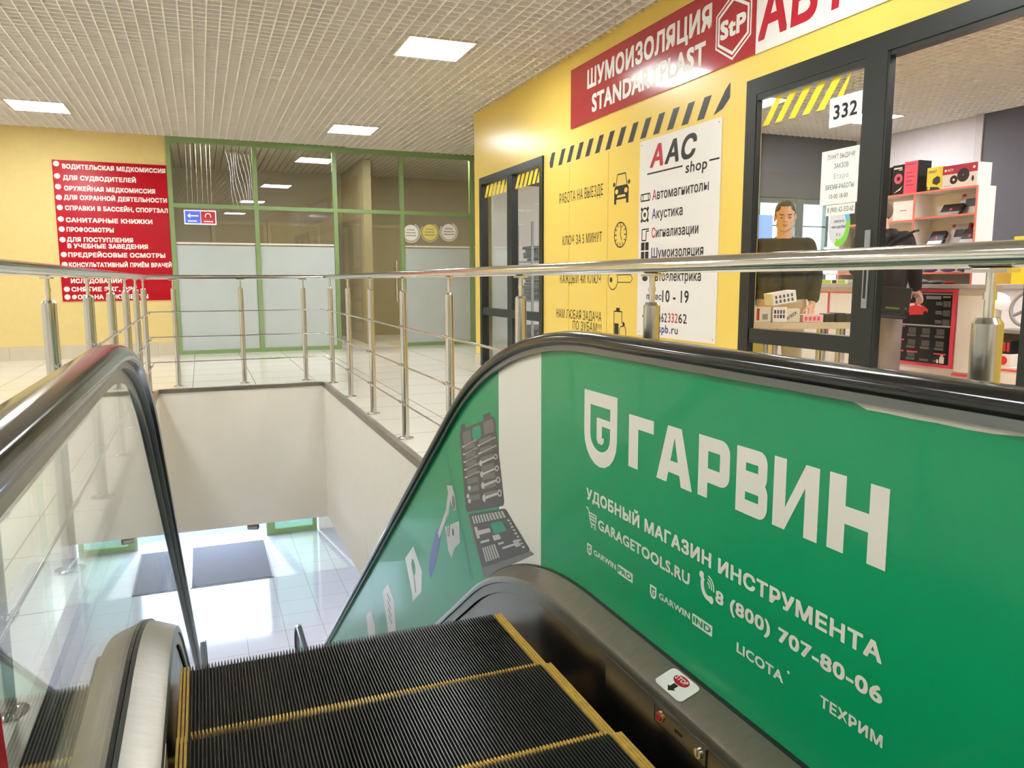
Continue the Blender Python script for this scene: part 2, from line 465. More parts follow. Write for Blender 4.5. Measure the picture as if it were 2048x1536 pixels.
# ------------------------------------------------------------------ green glass partition
F = BW
for x0, x1, lab in ((.0, 1.9, 'added long fill light just inside the partition, left one, hidden by the top frame'), (3.1, 5.0, 'added long fill light just inside the partition, right one, hidden by the top frame')):  # lamps added out of sight to brighten the back room
    t = thing('ceiling_light', lab, 'ceiling light', BW[0] + BW[1] * ((x0 + x1) / 2) + BW[2] * 2.99 - BW[3] * .08, 'added fill lights inside the partition')
    MB().obox(BW, x0, x1, 2.9961, 3.004, -.125, -.04).build('frame', lampframe, t)
    MB().obox(BW, x0 + .02, x1 - .02, 2.990, 2.996, -.12, -.045).build('diffuser', fill_back, t)
POSTS = [-.318, .822, 1.972, 3.015, 4.185, 5.35]
gp = MB()
for u in POSTS: gp.obox(F, u - .03, u + .03, 0, HC, -.03, .03)
gp.obox(F, -.348, 5.4, HC - .075, HC + .1, -.028, .031)
for a, b in zip(POSTS[:-1], POSTS[1:]):
    gp.obox(F, a + .03, b - .03, 2.08, 2.135, -.028, .028)
    if abs(a - 1.972) > .01: gp.obox(F, a + .03, b - .03, 0, .055, -.028, .028)
w1 = struct(gp.build('window_1', green_fr))
for a, b in zip(POSTS[:-1], POSTS[1:]):
    MB().obox(F, a + .03, b - .03, 2.135, HC - .075, -.006, .006).build('pane', door_glass, w1)
    if abs(a - 1.972) > .01:
        MB().obox(F, a + .03, b - .03, .055, 2.08, -.006, .006).build('pane', door_glass, w1)
        MB().obox(F, a + .035, b - .035, .056, 1.555, .0065, .0075).build('frosted_film', film_m, w1)
        MB().obox(F, a + .035, b - .035, 1.575, 1.60, .0065, .0075).build('film_edge_strip', offwhite, w1)
d1 = struct(MB().obox(F, 2.005, 2.98, .012, 2.075, -.006, .006).build('door_1', door_glass))
h = MB().cyl(F[0] + F[1] * 2.90 + F[2] * .72 + F[3] * .055, F[0] + F[1] * 2.90 + F[2] * 1.36 + F[3] * .055, .014)
for z in (.82, 1.26): h.cyl(F[0] + F[1] * 2.90 + F[2] * z + F[3] * .0065, F[0] + F[1] * 2.90 + F[2] * z + F[3] * .055, .008)
h.build('door_handle', chrome, d1, smooth=True)
MB().obox(F, 2.80, 2.975, .015, .10, .0065, .02).build('floor_lock', chrome, d1)
# round discs with rings and small marks on the glass
def sticker(u, z, mat, label, half=None):
    t = thing('round_disc', label, 'sticker', F[0] + F[1] * u + F[2] * (z - .15) + F[3] * .008, 'round discs on the partition')
    pts = circle(u, z, .125, 32)
    if half: pts = [(max(u - .30, a), b) for a, b in pts]
    MB().prism(pts, F, .0065, .0072).build('disc', mat, t)
    ring = MB()
    for r in (.136, .149):
        n = 40
        for i in range(n):
            a0, a1 = 2 * math.pi * i / n, 2 * math.pi * (i + 1) / n
            if 60 < math.degrees(a0) < 140: continue
            ring.flat([(u + r * math.cos(a0), z + r * math.sin(a0)), (u + (r + .007) * math.cos(a0), z + (r + .007) * math.sin(a0)), (u + (r + .007) * math.cos(a1), z + (r + .007) * math.sin(a1)), (u + r * math.cos(a1), z + r * math.sin(a1))], F, .0073)
    ring.build('ring', mat, t)
    ln = MB()
    for k, wd in enumerate((.12, .16, .17)):
        x = u - wd / 2
        while x < u + wd / 2:
            q = random.uniform(.01, .02); ln.flat([(x, z + .04 - k * .045), (x + q, z + .04 - k * .045), (x + q, z + .056 - k * .045), (x, z + .056 - k * .045)], F, .0075); x += q + .007
    ln.build('lettering', M('disc_ink', '#7d7870', .6), t)
sticker(3.155, 1.80, white_pr, 'white round disc on the partition glass, left one by the door post')
sticker(3.47, 1.815, M('disc_yellow', '#E5D67A', .5), 'pale yellow round disc on the partition glass')
sticker(3.79, 1.83, white_pr, 'white round disc on the partition glass, right one beside the yellow corner')

# room behind the partition
bw2 = MB(); bw2.box(-.5, 7.1, 15.0, 15.1, 0, HC + .1); bw2.box(-.5, -.4, 12.2, 15, 0, HC + .1); bw2.box(7, 7.1, 9.3, 15, 0, HC + .1)
struct(bw2.build('wall_inner', room_brown))
pk = MB(); x = -.4
while x < 7: pk.box(x, x + .093, 12.25, 15, HC - .04, HC - .02); x += .105
struct(pk.build('ceiling_inner', plank_m))
for x0, lab in ((.3, 'plain grey door in the room behind the glass, left one'), (1.25, 'plain grey door in the room behind the glass, second from left'), (3.1, 'tall brown cupboard door in the room behind the glass entrance')):
    t = thing('interior_door', lab, 'door', (x0 + .4, 14.97, 0), 'doors in the room behind the glass')
    MB().box(x0, x0 + .82, 14.96, 14.999, 0, 2.05).build('leaf', M('inner_door_paint', '#A69B84', .6), t)
    fr = MB(); fr.box(x0 - .06, x0, 14.95, 14.999, 0, 2.11); fr.box(x0 + .82, x0 + .88, 14.95, 14.999, 0, 2.11); fr.box(x0, x0 + .82, 14.95, 14.999, 2.05, 2.11)
    fr.build('door_frame', M('inner_door_frame', '#B5AB95', .6), t)
    MB().cyl((x0 + .74, 14.93, 1.0), (x0 + .74, 14.96, 1.0), .02).build('handle', chrome, t, smooth=True)
# corridor wall piece seen through the door glass
struct(MB().box(2.55, 2.68, 12.9, 15, 0, HC - .05).build('wall_partition', M('inner_wall_light', '#A99C80', .8)))
# lit direction sign reflected in the glass, built as a glowing box behind it
t = thing('reflected_sign', 'lit blue and red direction sign mirrored in the partition glass, built behind it', 'sign', (.06, 12.35, 1.86), None)
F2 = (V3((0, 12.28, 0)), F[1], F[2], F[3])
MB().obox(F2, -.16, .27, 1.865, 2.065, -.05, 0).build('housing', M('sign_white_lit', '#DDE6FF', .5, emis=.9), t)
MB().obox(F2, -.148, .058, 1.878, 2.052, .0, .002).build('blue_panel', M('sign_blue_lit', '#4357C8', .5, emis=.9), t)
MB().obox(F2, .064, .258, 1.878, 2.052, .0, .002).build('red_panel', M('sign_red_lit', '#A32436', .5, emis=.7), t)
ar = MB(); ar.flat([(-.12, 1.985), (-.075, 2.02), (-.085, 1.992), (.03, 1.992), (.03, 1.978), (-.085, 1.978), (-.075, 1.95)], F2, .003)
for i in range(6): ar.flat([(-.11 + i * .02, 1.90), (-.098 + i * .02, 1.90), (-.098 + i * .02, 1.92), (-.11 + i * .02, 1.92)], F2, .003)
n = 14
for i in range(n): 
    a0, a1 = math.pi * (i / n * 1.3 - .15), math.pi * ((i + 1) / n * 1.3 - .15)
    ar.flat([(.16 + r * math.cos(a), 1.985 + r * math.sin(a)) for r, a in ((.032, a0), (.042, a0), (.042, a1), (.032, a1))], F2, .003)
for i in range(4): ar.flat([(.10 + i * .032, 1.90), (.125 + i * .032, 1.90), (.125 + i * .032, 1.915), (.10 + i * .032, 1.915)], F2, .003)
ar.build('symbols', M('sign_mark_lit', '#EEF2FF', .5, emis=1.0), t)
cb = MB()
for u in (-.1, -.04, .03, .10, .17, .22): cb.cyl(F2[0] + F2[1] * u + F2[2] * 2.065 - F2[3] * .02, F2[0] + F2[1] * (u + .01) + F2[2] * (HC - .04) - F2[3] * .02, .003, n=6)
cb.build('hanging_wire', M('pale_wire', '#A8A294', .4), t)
t = thing('reflected_streak', 'thin pale streaks mirrored in the partition glass, built as glowing strands behind it', 'light', (.7, 12.6, 1.9))  # streaks reflected in the glass, built as glowing strands behind it
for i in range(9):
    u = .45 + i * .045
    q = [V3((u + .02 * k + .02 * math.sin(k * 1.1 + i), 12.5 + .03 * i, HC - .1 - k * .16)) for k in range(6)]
    MB().tube(q, .0013, 5).build('streak', M('streak_glow', '#D8D2DE', .5, emis=.7), t)

# ------------------------------------------------------------------ red medical sign
t = thing('medical_sign', 'big red sign with white bullet list on the pale yellow wall', 'sign', BW[0] + BW[1] * -1.04 + BW[2] * .785)
MB().obox(BW, -1.735, -.352, .785, 2.648, 0.001, .012).build('panel', red_sign, t)
tx = MB()
ROWS = [('ВОДИТЕЛЬСКАЯ МЕДКОМИССИЯ', 127, 335, 337), ('ДЛЯ СУДВОДИТЕЛЕЙ', 128, 273, 359), ('ОРУЖЕЙНАЯ МЕДКОМИССИЯ', 130, 312, 380), ('ДЛЯ ОХРАННОЙ ДЕЯТЕЛЬНОСТИ', 129, 336, 398),
        ('СПРАВКИ В БАССЕЙН, СПОРТЗАЛ', 131, 337, 419), ('САНИТАРНЫЕ КНИЖКИ', 132, 304, 443), ('ПРОФОСМОТРЫ', 133, 225, 462), ('ДЛЯ ПОСТУПЛЕНИЯ', 133, 263, 482), ('В УЧЕБНЫЕ ЗАВЕДЕНИЯ', 134, 293, 495),
        ('ПРЕДРЕЙСОВЫЕ ОСМОТРЫ', 135, 328, 513), ('КОНСУЛЬТАТИВНЫЙ ПРИЁМ ВРАЧЕЙ', 136, 341, 533), ('ИСЛЕДОВАНИЙ', 139, 238, 566), ('СНЯТИЕ ЭКГ, ЭЭГ', 140, 268, 583), ('ФОТО НА ДОКУМЕНТЫ', 141, 290, 599)]
def sign_u(x, y): return -1.735 + (x - (107 + 16 * (y - 320) / 282)) * 1.383 / (230 - 10 * (y - 320) / 282)
for st, xa, xb, y in ROWS:
    z = 2.644 - (y - 321) * .0066
    ua, ub = sign_u(xa, y), sign_u(xb, y)
    MB().text(st, BW[0] + BW[1] * ua + BW[2] * z + BW[3] * .0125, BW[1], BW[2], ub - ua, .063, .045).build('lettering', white_pr, t)
for y in (328, 352, 373, 394, 414, 437, 457, 478, 508, 528, 550, 578, 594):
    MB().flat(circle(sign_u(119.5 - 4 + (y - 328) * .062, y), 2.644 - (y - 321) * .0066, .036, 20), BW, .0125).build('bullet_point', white_pr, t)

# ------------------------------------------------------------------ shop front (right wall)
W3 = MB()
def sw(y0, y1, z0, z1): W3.box(XS, XS + .12, y0, y1, z0, z1)
sw(-5, 9.27, 2.262, HC + .1); sw(9.05, 9.27, 0, 2.262); sw(4.095, 7.175, 0, 2.262); sw(-5, 2.16, 0, 2.262)
W3.box(XS + .12, 7.1, 9.125, 9.27, 0, HC + .1)
struct(W3.build('wall_right', yellow_pn))
b = MB(); b.box(XS - .014, XS - .001, 9.0501, 9.27, 0, .13); b.box(XS - .014, XS - .001, 4.10, 7.17, 0, .1)
struct(b.build('baseboard_right', skirt_tile))
jt = MB()
for y in (5.86, 6.6): jt.box(XS - .0015, XS - .0005, y - .002, y + .002, .1, 2.1)
struct(jt.build('trim_2', M('panel_joint', '#C9A443', .5)))

# small double glazed door
o = MB()
D0, D1 = -9.05, -7.175     # u along -Y
o.obox(SH, D0, D1, 2.185, 2.265, -.07, .02); o.obox(SH, D0, D0 + .075, 0, 2.185, -.07, .02); o.obox(SH, D1 - .075, D1, 0, 2.185, -.07, .02)
o.obox(SH, -8.15, -8.0, .0, 2.185, -.06, .012)
for a, c in ((D0 + .075, -8.15), (-8.0, D1 - .075)):
    o.obox(SH, a, c, .63, .72, -.06, .012); o.obox(SH, a, c, 0, .06, -.06, .012)
w2 = struct(o.build('window_2', alu_black))
for a, c in ((D0 + .075, -8.15), (-8.0, D1 - .075)):
    for z0, z1 in ((.06, .63), (.72, 2.185)): MB().obox(SH, a, c, z0, z1, -.03, -.022).build('pane', shop_glass, w2)
hy = M('hazard_yellow_film', '#FBD92E', .5)
def hazard(u0, u1, z0, z1, w, n, lean, mat, frac=.5):
    b = MB(); p = (u1 - u0) / n
    for i in range(n):
        a = u0 + i * p
        q = [(a, z0), (a + p * frac, z0), (min(a + p * frac + lean, u1 + .02), z1), (min(a + lean, u1 + .02), z1)]
        b.flat(q, SH, w)
    return b
hazard(D0 + .08, -8.2, 2.03, 2.17, -.0215, 6, .09, hy, .62).build('hazard_film', hy, w2)
hazard(-7.99, D1 - .12, 2.03, 2.17, -.0215, 6, .09, hy, .62).build('hazard_film', hy, w2)

# big display window and doorway
o = MB()
U0, U1, U2, U3, U4 = -4.095, -4.0, -3.165, -3.02, -2.24
o.obox(SH, U0, -2.16, 2.165, 2.262, -.08, .007); o.obox(SH, U0, U1, 0, 2.165, -.035, .007); o.obox(SH, U2, U3, 0, 2.165, -.02, .007); o.obox(SH, U4, -2.16, 0, 2.165, -.08, .007)
o.obox(SH, U3 - .015, U3 + .012, 0, 2.16, -.035, .005); o.obox(SH, U3, U4, 2.14, 2.165, -.06, .0)
o.obox(SH, U1, U2, .655, .745, -.06, .004); o.obox(SH, U1, U2, 0, .08, -.06, .004); o.obox(SH, U1, U1 + .010, .08, 2.165, -.03, .004); o.obox(SH, U1 + .010, U2, 2.13, 2.165, -.03, .004)
w3 = struct(o.build('window_3', alu_black))
MB().obox(SH, U1 + .010, U2, .745, 2.13, -.03, -.022).build('pane', shop_glass, w3)
MB().obox(SH, U1 + .010, U2, .08, .655, -.03, -.022).build('pane', shop_glass, w3)
hazard(U1 + .03, U2 - .13, 1.975, 2.128, -.0215, 6, .12, hy, .52).build('hazard_film', hy, w3)
lk = MB().obox(SH, -3.095, -3.06, .90, 1.30, .007, .014); lk.build('lock_plate', grey_plastic, w3)
MB().obox(SH, -3.085, -3.07, .95, 1.15, .0145, .016).build('lock_slot', black_pr, w3)
# papers on the display glass
def sheet(name, label, cat, u0, u1, z0, z1, mat=paper):
    t = thing(name, label, cat, (XS + .02, -(u0 + u1) / 2, z0))
    MB().obox(SH, u0, u1, z0, z1, -.0215, -.0205).build('sheet', mat, t)
    return t
RU = (V3((0, -1, 0)), V3((0, 0, 1)))
def stext(mb, st, y, z, width, H, bold=.012, off=.002, shear=0, mi=0, X=None):
    return mb.text(st, ((XS if X is None else X) - off, y, z), RU[0], RU[1], width, H, bold, shear, mi)
t = sheet('number_sheet', 'white paper with the number 332 taped to the display glass', 'notice', -3.42, -3.195, 1.865, 2.02)
stext(MB(), '332', 3.39, 1.905, .165, .075, .02, off=-.0204).build('lettering', black_pr, t)
t = sheet('opening_hours_sheet', 'white opening hours paper taped to the display glass', 'notice', -3.46, -3.195, 1.455, 1.745)
tx = MB()
for st, y, z, w, hh in (('ПУНКТ ВЫДАЧИ', 3.415, 1.695, .19, .026), ('ЗАКЗОВ', 3.365, 1.645, .10, .026), ('ВРЕМЯ РАБОТЫ', 3.42, 1.535, .2, .026), ('10-00 18-00', 3.39, 1.485, .13, .024)): stext(tx, st, y, z, w, hh, .004, off=-.0204)
tx.build('lettering', M('grey_ink', '#4b4844', .6), t)
tx = MB(); stext(tx, 'Etape', 3.365, 1.59, .105, .03, .0, off=-.0204); tx.build('logo', M('pale_ink', '#A6A89C', .6), t)
t = sheet('phone_number_sheet', 'narrow white paper with a phone number under the opening hours paper', 'notice', -3.41, -3.205, 1.395, 1.452)
stext(MB(), '8 (900) 62-332-62', 3.40, 1.412, .185, .026, .004, off=-.0204).build('lettering', M('grey_ink', '#4b4844'), t)
t = thing('payment_sticker', 'round white, blue and green payment sticker on the display glass', 'sticker', (XS + .02, 3.31, 1.25))
MB().prism(circle(-3.31, 1.34, .078, 36, .115), SH, -.0215, -.0208).build('disc', M('sticker_pale', '#D8D4D8', .4), t)
def band(a0, a1):
    b = MB(); n = 16
    for i in range(n):
        q = [R(a0 + (a1 - a0) * (i + j) / n) for j in (0, 1)]
        b.flat([(-3.31 + .05 * math.cos(q[0]), 1.34 + .075 * math.sin(q[0])), (-3.31 + .078 * math.cos(q[0]), 1.34 + .115 * math.sin(q[0])), (-3.31 + .078 * math.cos(q[1]), 1.34 + .115 * math.sin(q[1])), (-3.31 + .05 * math.cos(q[1]), 1.34 + .075 * math.sin(q[1]))], SH, -.0206)
    return b
band(15, 100).build('blue_edge', M('sticker_blue', '#5FB4DE', .4), t); band(-110, 15).build('green_edge', M('sticker_green', '#7CCB3A', .4), t)
tx = MB(); stext(tx, 'платите', 3.345, 1.355, .07, .016, .008, off=-.0204); stext(tx, 'как удобно', 3.36, 1.325, .1, .016, .008, off=-.0204); stext(tx, '₽ X', 3.325, 1.28, .03, .018, 0, off=-.0204)
tx.build('lettering', M('grey_ink', '#4b4844'), t)

# red noise insulation sign
t = thing('banner_sign', 'long crimson sign with white lettering above the hazard stripes', 'sign', (XS, 5.29, 2.41))
MB().obox(SH, -6.565, -4.025, 2.407, 2.92, .001, .010).build('panel', red_sign2, t)
stext(MB(), 'ШУМОИЗОЛЯЦИЯ', 6.24, 2.685, 1.77, .16, .035, off=.0105).build('lettering', white_pr, t); stext(MB(), 'STANDARTPLAST', 6.15, 2.475, 1.62, .15, .035, off=.0105).build('lettering', white_pr, t)
lg = MB()
def hexa(cu_, cz, wx, hz): return [(cu_ - wx, cz + hz * .52), (cu_, cz + hz), (cu_ + wx, cz + hz * .52), (cu_ + wx, cz - hz * .48), (cu_, cz - hz), (cu_ - wx, cz - hz * .48)]
def ring(mb, A, B, F, w):
    n = len(A)
    for i in range(n): mb.flat([A[i], A[(i + 1) % n], B[(i + 1) % n], B[i]], F, w)
ring(lg, hexa(-4.245, 2.632, .178, .205), hexa(-4.245, 2.632, .166, .19), SH, .0105)
ring(lg, hexa(-4.245, 2.632, .155, .175), hexa(-4.245, 2.632, .137, .153), SH, .0105)
stext(lg, 'StP', 4.375, 2.575, .255, .115, .04, off=.0105)
lg.build('logo', white_pr, t)
t = thing('banner_sign', 'white sign with big crimson letters continuing beyond the crimson sign', 'sign', (XS, 3.0, 2.41))
MB().obox(SH, -4.022, -1.6, 2.404, 2.92, .001, .010).build('panel', offwhite, t)
tx = MB(); stext(tx, 'АВТО', 4.0, 2.47, 1.0, .30, .03, off=.0105, shear=.06)
tx.build('lettering', red_pr, t)
# hazard stripes
t = thing('hazard_stripes', 'row of black diagonal stripes on the yellow shop wall', 'wall decal', (XS, 5.6, 2.12))
n = 15; p = 2.78 / n
for i in range(n):
    u = -7.03 + i * p
    q = [(u, 2.125), (u + .08, 2.125), (u + .16, 2.262), (u + .08, 2.262)]
    if i == 0: q = [(u, 2.125), (u + .06, 2.125), (u + .12, 2.262), (u + .04, 2.262), (u - .01, 2.18)]
    if i == n - 1: q = [(u, 2.125), (u + .10, 2.15), (u + .17, 2.205), (u + .17, 2.30), (u + .12, 2.262)]
    MB().flat(q, SH, .0012).build('stripe', black_pr, t)
# list of services printed on yellow
def decal(name, label, mbs, base):
    t = thing(name, label, 'wall decal', base)
    for nm, mb, mat in mbs: mb.build(nm, mat, t)
    return t
for st, y, z, w, hh, lab in (('РАБОТА НА ВЫЕЗДЕ', 6.81, 1.765, .86, .095, 'black lettering about call-out work, topmost line on the yellow wall'),
                             ('КЛЮЧ ЗА 5 МИНУТ', 6.74, 1.375, .78, .085, 'black lettering about five minute keys, beside the clock drawing'),
                             ('КАЖДЫЙ 4Й КЛЮЧ', 6.79, 1.02, .82, .085, 'black lettering half hidden behind the handrail, beside the key drawing')):
    decal('wall_lettering', lab, [('letters', stext(MB(), st, y, z, w, hh, .002, off=.0012), black_pr)], (XS, y - w / 2, z))
tx = MB(); stext(tx, 'НАМ ЛЮБАЯ ЗАДАЧА', 6.87, .69, .92, .085, .002, off=.0012); stext(tx, 'ПО ЗУБАМ!!!', 6.51, .595, .56, .08, .002, off=.0012)
decal('wall_lettering', 'two lines of black lettering low on the yellow wall, beside the battery drawing', [('letters', tx, black_pr)], (XS, 6.4, .6))
# car icon
def arcband(mb, cx, cy, rx, ry, w, a0, a1, F, wo, n=24):
    for i in range(n):
        q = [R(a0 + (a1 - a0) * (i + j) / n) for j in (0, 1)]
        mb.flat([(cx + (rx - w) * math.cos(q[0]), cy + (ry - w) * math.sin(q[0])), (cx + rx * math.cos(q[0]), cy + ry * math.sin(q[0])), (cx + rx * math.cos(q[1]), cy + ry * math.sin(q[1])), (cx + (rx - w) * math.cos(q[1]), cy + (ry - w) * math.sin(q[1]))], F, wo)
def line(mb, a, b, w, F, wo):
    dx, dy = b[0] - a[0], b[1] - a[1]; l = math.hypot(dx, dy); nx, ny = -dy / l * w / 2, dx / l * w / 2
    mb.flat([(a[0] - nx, a[1] - ny), (b[0] - nx, b[1] - ny), (b[0] + nx, b[1] + ny), (a[0] + nx, a[1] + ny)], F, wo)
c = MB(); cx = -5.64
c.flat([(cx - .115, 1.79), (cx - .09, 1.81), (cx + .09, 1.81), (cx + .115, 1.79), (cx + .115, 1.70), (cx - .115, 1.70)], SH, .0012)
for a, b_ in (((cx - .09, 1.81), (cx - .065, 1.90)), ((cx + .09, 1.81), (cx + .065, 1.90)), ((cx - .065, 1.90), (cx + .065, 1.90))): line(c, a, b_, .01, SH, .0012)
for sx in (-1, 1):
    c.flat([(cx + sx * .115, 1.70), (cx + sx * .08, 1.70), (cx + sx * .08, 1.665), (cx + sx * .115, 1.665)], SH, .0012)
    c.flat(circle(cx + sx * .12, 1.825, .018, 10), SH, .0012)
lt = MB()
for sx in (-1, 1): lt.flat(circle(cx + sx * .075, 1.765, .026, 12, .02), SH, .0016)
lt.flat([(cx - .07, 1.715), (cx + .07, 1.715), (cx + .06, 1.735), (cx - .06, 1.735)], SH, .0016)
decal('car_drawing', 'black front view car drawing on the yellow wall', [('outline', c, black_pr), ('lights', lt, yellow_pn)], (XS, 5.64, 1.67))
c = MB(); arcband(c, -5.645, 1.415, .105, .105, .01, 0, 360, SH, .0012, 40)
for k in range(12):
    a = R(k * 30); r0 = .07 if k % 3 else .06
    line(c, (-5.645 + r0 * math.cos(a), 1.415 + r0 * math.sin(a)), (-5.645 + .095 * math.cos(a), 1.415 + .095 * math.sin(a)), .008, SH, .0012)
line(c, (-5.645, 1.415), (-5.63, 1.49), .007, SH, .0012); line(c, (-5.645, 1.415), (-5.62, 1.37), .007, SH, .0012)
decal('clock_drawing', 'black round clock drawing on the yellow wall', [('outline', c, black_pr)], (XS, 5.645, 1.31))
c = MB(); arcband(c, -5.76, 1.05, .085, .085, .008, 0, 360, SH, .0012, 30); c.flat(circle(-5.79, 1.05, .022, 12), SH, .0012)
for q in ((( -5.68, 1.03), (-5.47, 1.03)), ((-5.47, 1.03), (-5.44, 1.06)), ((-5.44, 1.06), (-5.47, 1.09)), ((-5.47, 1.09), (-5.68, 1.09))): line(c, *q, .007, SH, .0012)
decal('key_drawing', 'black key drawing on the yellow wall, cut by the handrail', [('outline', c, black_pr)], (XS, 5.64, .96))
c = MB()
for q in (((-5.73, .55), (-5.73, .79)), ((-5.60, .79), (-5.60, .69)), ((-5.73, .79), (-5.60, .79)), ((-5.73, .55), (-5.62, .55))): line(c, *q, .009, SH, .0012)
c.flat([(-5.695, .79), (-5.635, .79), (-5.635, .82), (-5.695, .82)], SH, .0012); c.flat([(-5.72, .555), (-5.65, .555), (-5.65, .69), (-5.72, .69)], SH, .0012)
arcband(c, -5.60, .62, .075, .075, .009, -200, 60, SH, .0012); arcband(c, -5.60, .62, .04, .055, .008, 60, 260, SH, .0012)
c.flat([(-5.585, .715), (-5.545, .69), (-5.585, .66)], SH, .0012)
decal('battery_drawing', 'black battery drawing low on the yellow wall', [('outline', c, black_pr)], (XS, 5.65, .55))
# white shop board
t = thing('shop_board', 'tall white board with red and black lettering on the yellow wall', 'sign', (XS, 4.84, .618))
MB().obox(SH, -5.347, -4.332, .618, 2.10, .001, .008).build('panel', offwhite, t)
K = MB()
def SB(mat, *q, **k): return stext(MB(), *q, **k).build('lettering', mat, t)
SB(red_pr, 'А', 5.20, 1.885, .18, .165, .03, off=.0085, shear=.25)
SB(black_pr, 'АС', 5.00, 1.885, .37, .165, .03, off=.0085, shear=.25)
SB(black_pr, 'shop', 4.73, 1.79, .25, .075, .016, off=.0085, shear=.1)
for q in (((-5.235, 1.845), (-4.765, 1.845)), ((-4.455, 1.84), (-4.345, 1.84))): line(K, *q, .012, SH, .0085)
K.build('rule', black_pr, t)
for first, rest, z, w1_, w2_, m1 in (('А', 'втомагнитолы', 1.645, .055, .64, red_pr), ('А', 'кустика', 1.505, .055, .34, blue_pr), ('С', 'игнализации', 1.365, .05, .54, red_pr), ('Ш', 'умоизоляция', 1.215, .085, .57, blue_pr), ('А', 'втоэлектрика', 1.04, .055, .58, red_pr)):
    SB(m1, first, 5.155, z, w1_, .075, .01, off=.0085)
    SB(black_pr, rest, 5.155 - w1_ - .008, z, w2_, .075, .016, off=.0085)
SB(black_pr, 'пн-вс', 5.21, .90, .21, .05, .014, off=.0085); SB(black_pr, '10 - 19', 4.99, .885, .34, .088, .016, off=.0085)
SB(black_pr, '+7(900)62', 5.27, .735, .35, .068, .008, off=.0085); SB(red_pr, '332', 4.905, .737, .125, .068, .008, off=.0085); SB(black_pr, '62', 4.77, .738, .105, .068, .008, off=.0085)
SB(blue_pr, 'aacspb', 5.16, .655, .26, .06, .014, off=.0085); SB(black_pr, '.ru', 4.885, .655, .11, .06, .008, off=.0085)
K = MB()
# pictograms
for q in (((-5.32, 1.65), (-5.19, 1.65)), ((-5.32, 1.70), (-5.19, 1.70))): line(K, *q, .01, SH, .0085)
arcband(K, -5.305, 1.675, .022, .03, .009, 0, 360, SH, .0086); arcband(K, -5.20, 1.675, .018, .03, .009, 0, 360, SH, .0086)
K.build('pictogram', black_pr, t); K = MB()
arcband(K, -5.26, 1.545, .055, .055, .013, 0, 360, SH, .0085); K.flat(circle(-5.26, 1.545, .018, 12), SH, .0086)
for sx, sz in ((-1, -1), (-1, 1), (1, -1), (1, 1)): K.flat(circle(-5.26 + sx * .045, 1.545 + sz * .045, .014, 8), SH, .0087)
K.build('pictogram', black_pr, t); K = MB()
for q in (((-5.295, 1.35), (-5.295, 1.435)), ((-5.235, 1.35), (-5.235, 1.42)), ((-5.295, 1.35), (-5.235, 1.35)), ((-5.295, 1.435), (-5.195, 1.435)), ((-5.235, 1.42), (-5.195, 1.42))): line(K, *q, .01, SH, .0085)
K.build('pictogram', black_pr, t); K = MB()
for a in (-5.305, -5.245):
    for z in (1.205, 1.275): K.flat([(a, z), (a + .05, z), (a + .05, z + .06), (a, z + .06)], SH, .0085)
K.build('pictogram', black_pr, t); K = MB()
K.flat(circle(-5.24, 1.06, .04, 16, .022), SH, .0085)
K.build('pictogram', black_pr, t)
for u in (-5.32, -4.36):
    for z in (.645, 2.07): MB().flat(circle(u, z, .006, 8), SH, .0087).build('screw', grey_plastic, t)
# ------------------------------------------------------------------ guard rails
HR = 1.09
rail = thing('guard_rail', 'polished steel guard rail with round posts running round three sides of the stairwell', 'railing', (.37, 8.42, 0))
def guard_rail(pts, inward, rail_a, rail_b, t=rail):
    """pts: post positions (x,y); inward: unit vector towards the well; rail_a/b: handrail end points"""
    iw = V3(inward + (0,)); along = V3((-iw.y, iw.x, 0))
    x, y = pts[0]
    def post(x, y):
        p = MB().cyl((x, y, 0), (x, y, .975), .0242, n=24)
        p.cyl((x, y, .975), (x, y, .985), .0242, .018, n=24)
        o = p.build('post', post_m, t, smooth=True)
        MB().cyl((x, y, 0), (x, y, .006), .052, n=28).cyl((x, y, .006), (x, y, .012), .05, .03, n=28).build('base_flange', chrome, o, smooth=True)
        nk = MB().cyl((x, y, .98), (x, y, 1.062), .0082, n=14).cyl((x, y, 1.015), (x, y, 1.028), .0105, n=14)
        nk.build('neck', chrome, o, smooth=True)
        c = V3((x, y, 0))
        sd = MB()
        P = [c + along * a * .038 + iw * b * .016 + V3((0, 0, z)) for z in (1.060, 1.066) for a, b in ((-1, -1), (1, -1), (1, 1), (-1, 1))]
        sd.add(P, [(0, 3, 2, 1), (4, 5, 6, 7), (0, 1, 5, 4), (1, 2, 6, 5), (2, 3, 7, 6), (3, 0, 4, 7)])
        sd.build('saddle', chrome, o)
        for z in (.25, .50, .75):
            q = c + V3((0, 0, z))
            MB().cyl(q + iw * .018, q + iw * .034, .008, n=10).cyl(q + iw * .034 - along * .022, q + iw * .034 + along * .022, .0105, n=12).build('rod_clamp', chrome, o, smooth=True)
        return o
    o = post(x, y)
    for xx, yy in pts[1:]:
        dup(o, (xx - x, yy - y, 0), t)
    a, b = V3(rail_a + (HR,)), V3(rail_b + (HR,))
    MB().cyl(a, b, .0225, n=28).ell(a, .0225, .0225, .0225, 20, 10).ell(b, .0225, .0225, .0225, 20, 10).build('handrail', chrome, t, smooth=True)
    for z in (.25, .50, .75):
        q0 = V3(rail_a + (z,)) + iw * .034; q1 = V3(rail_b + (z,)) + iw * .034
        MB().cyl(q0, q1, .0062, n=10).build('infill_rod', chrome, t, smooth=True)
    return t
guard_rail([(1.23, y) for y in (.916, 1.97, 2.98, 3.98, 5.0, 6.05, 7.05, 8.08)], (-1.0, 0.0), (1.23, .80), (1.23, 8.42))
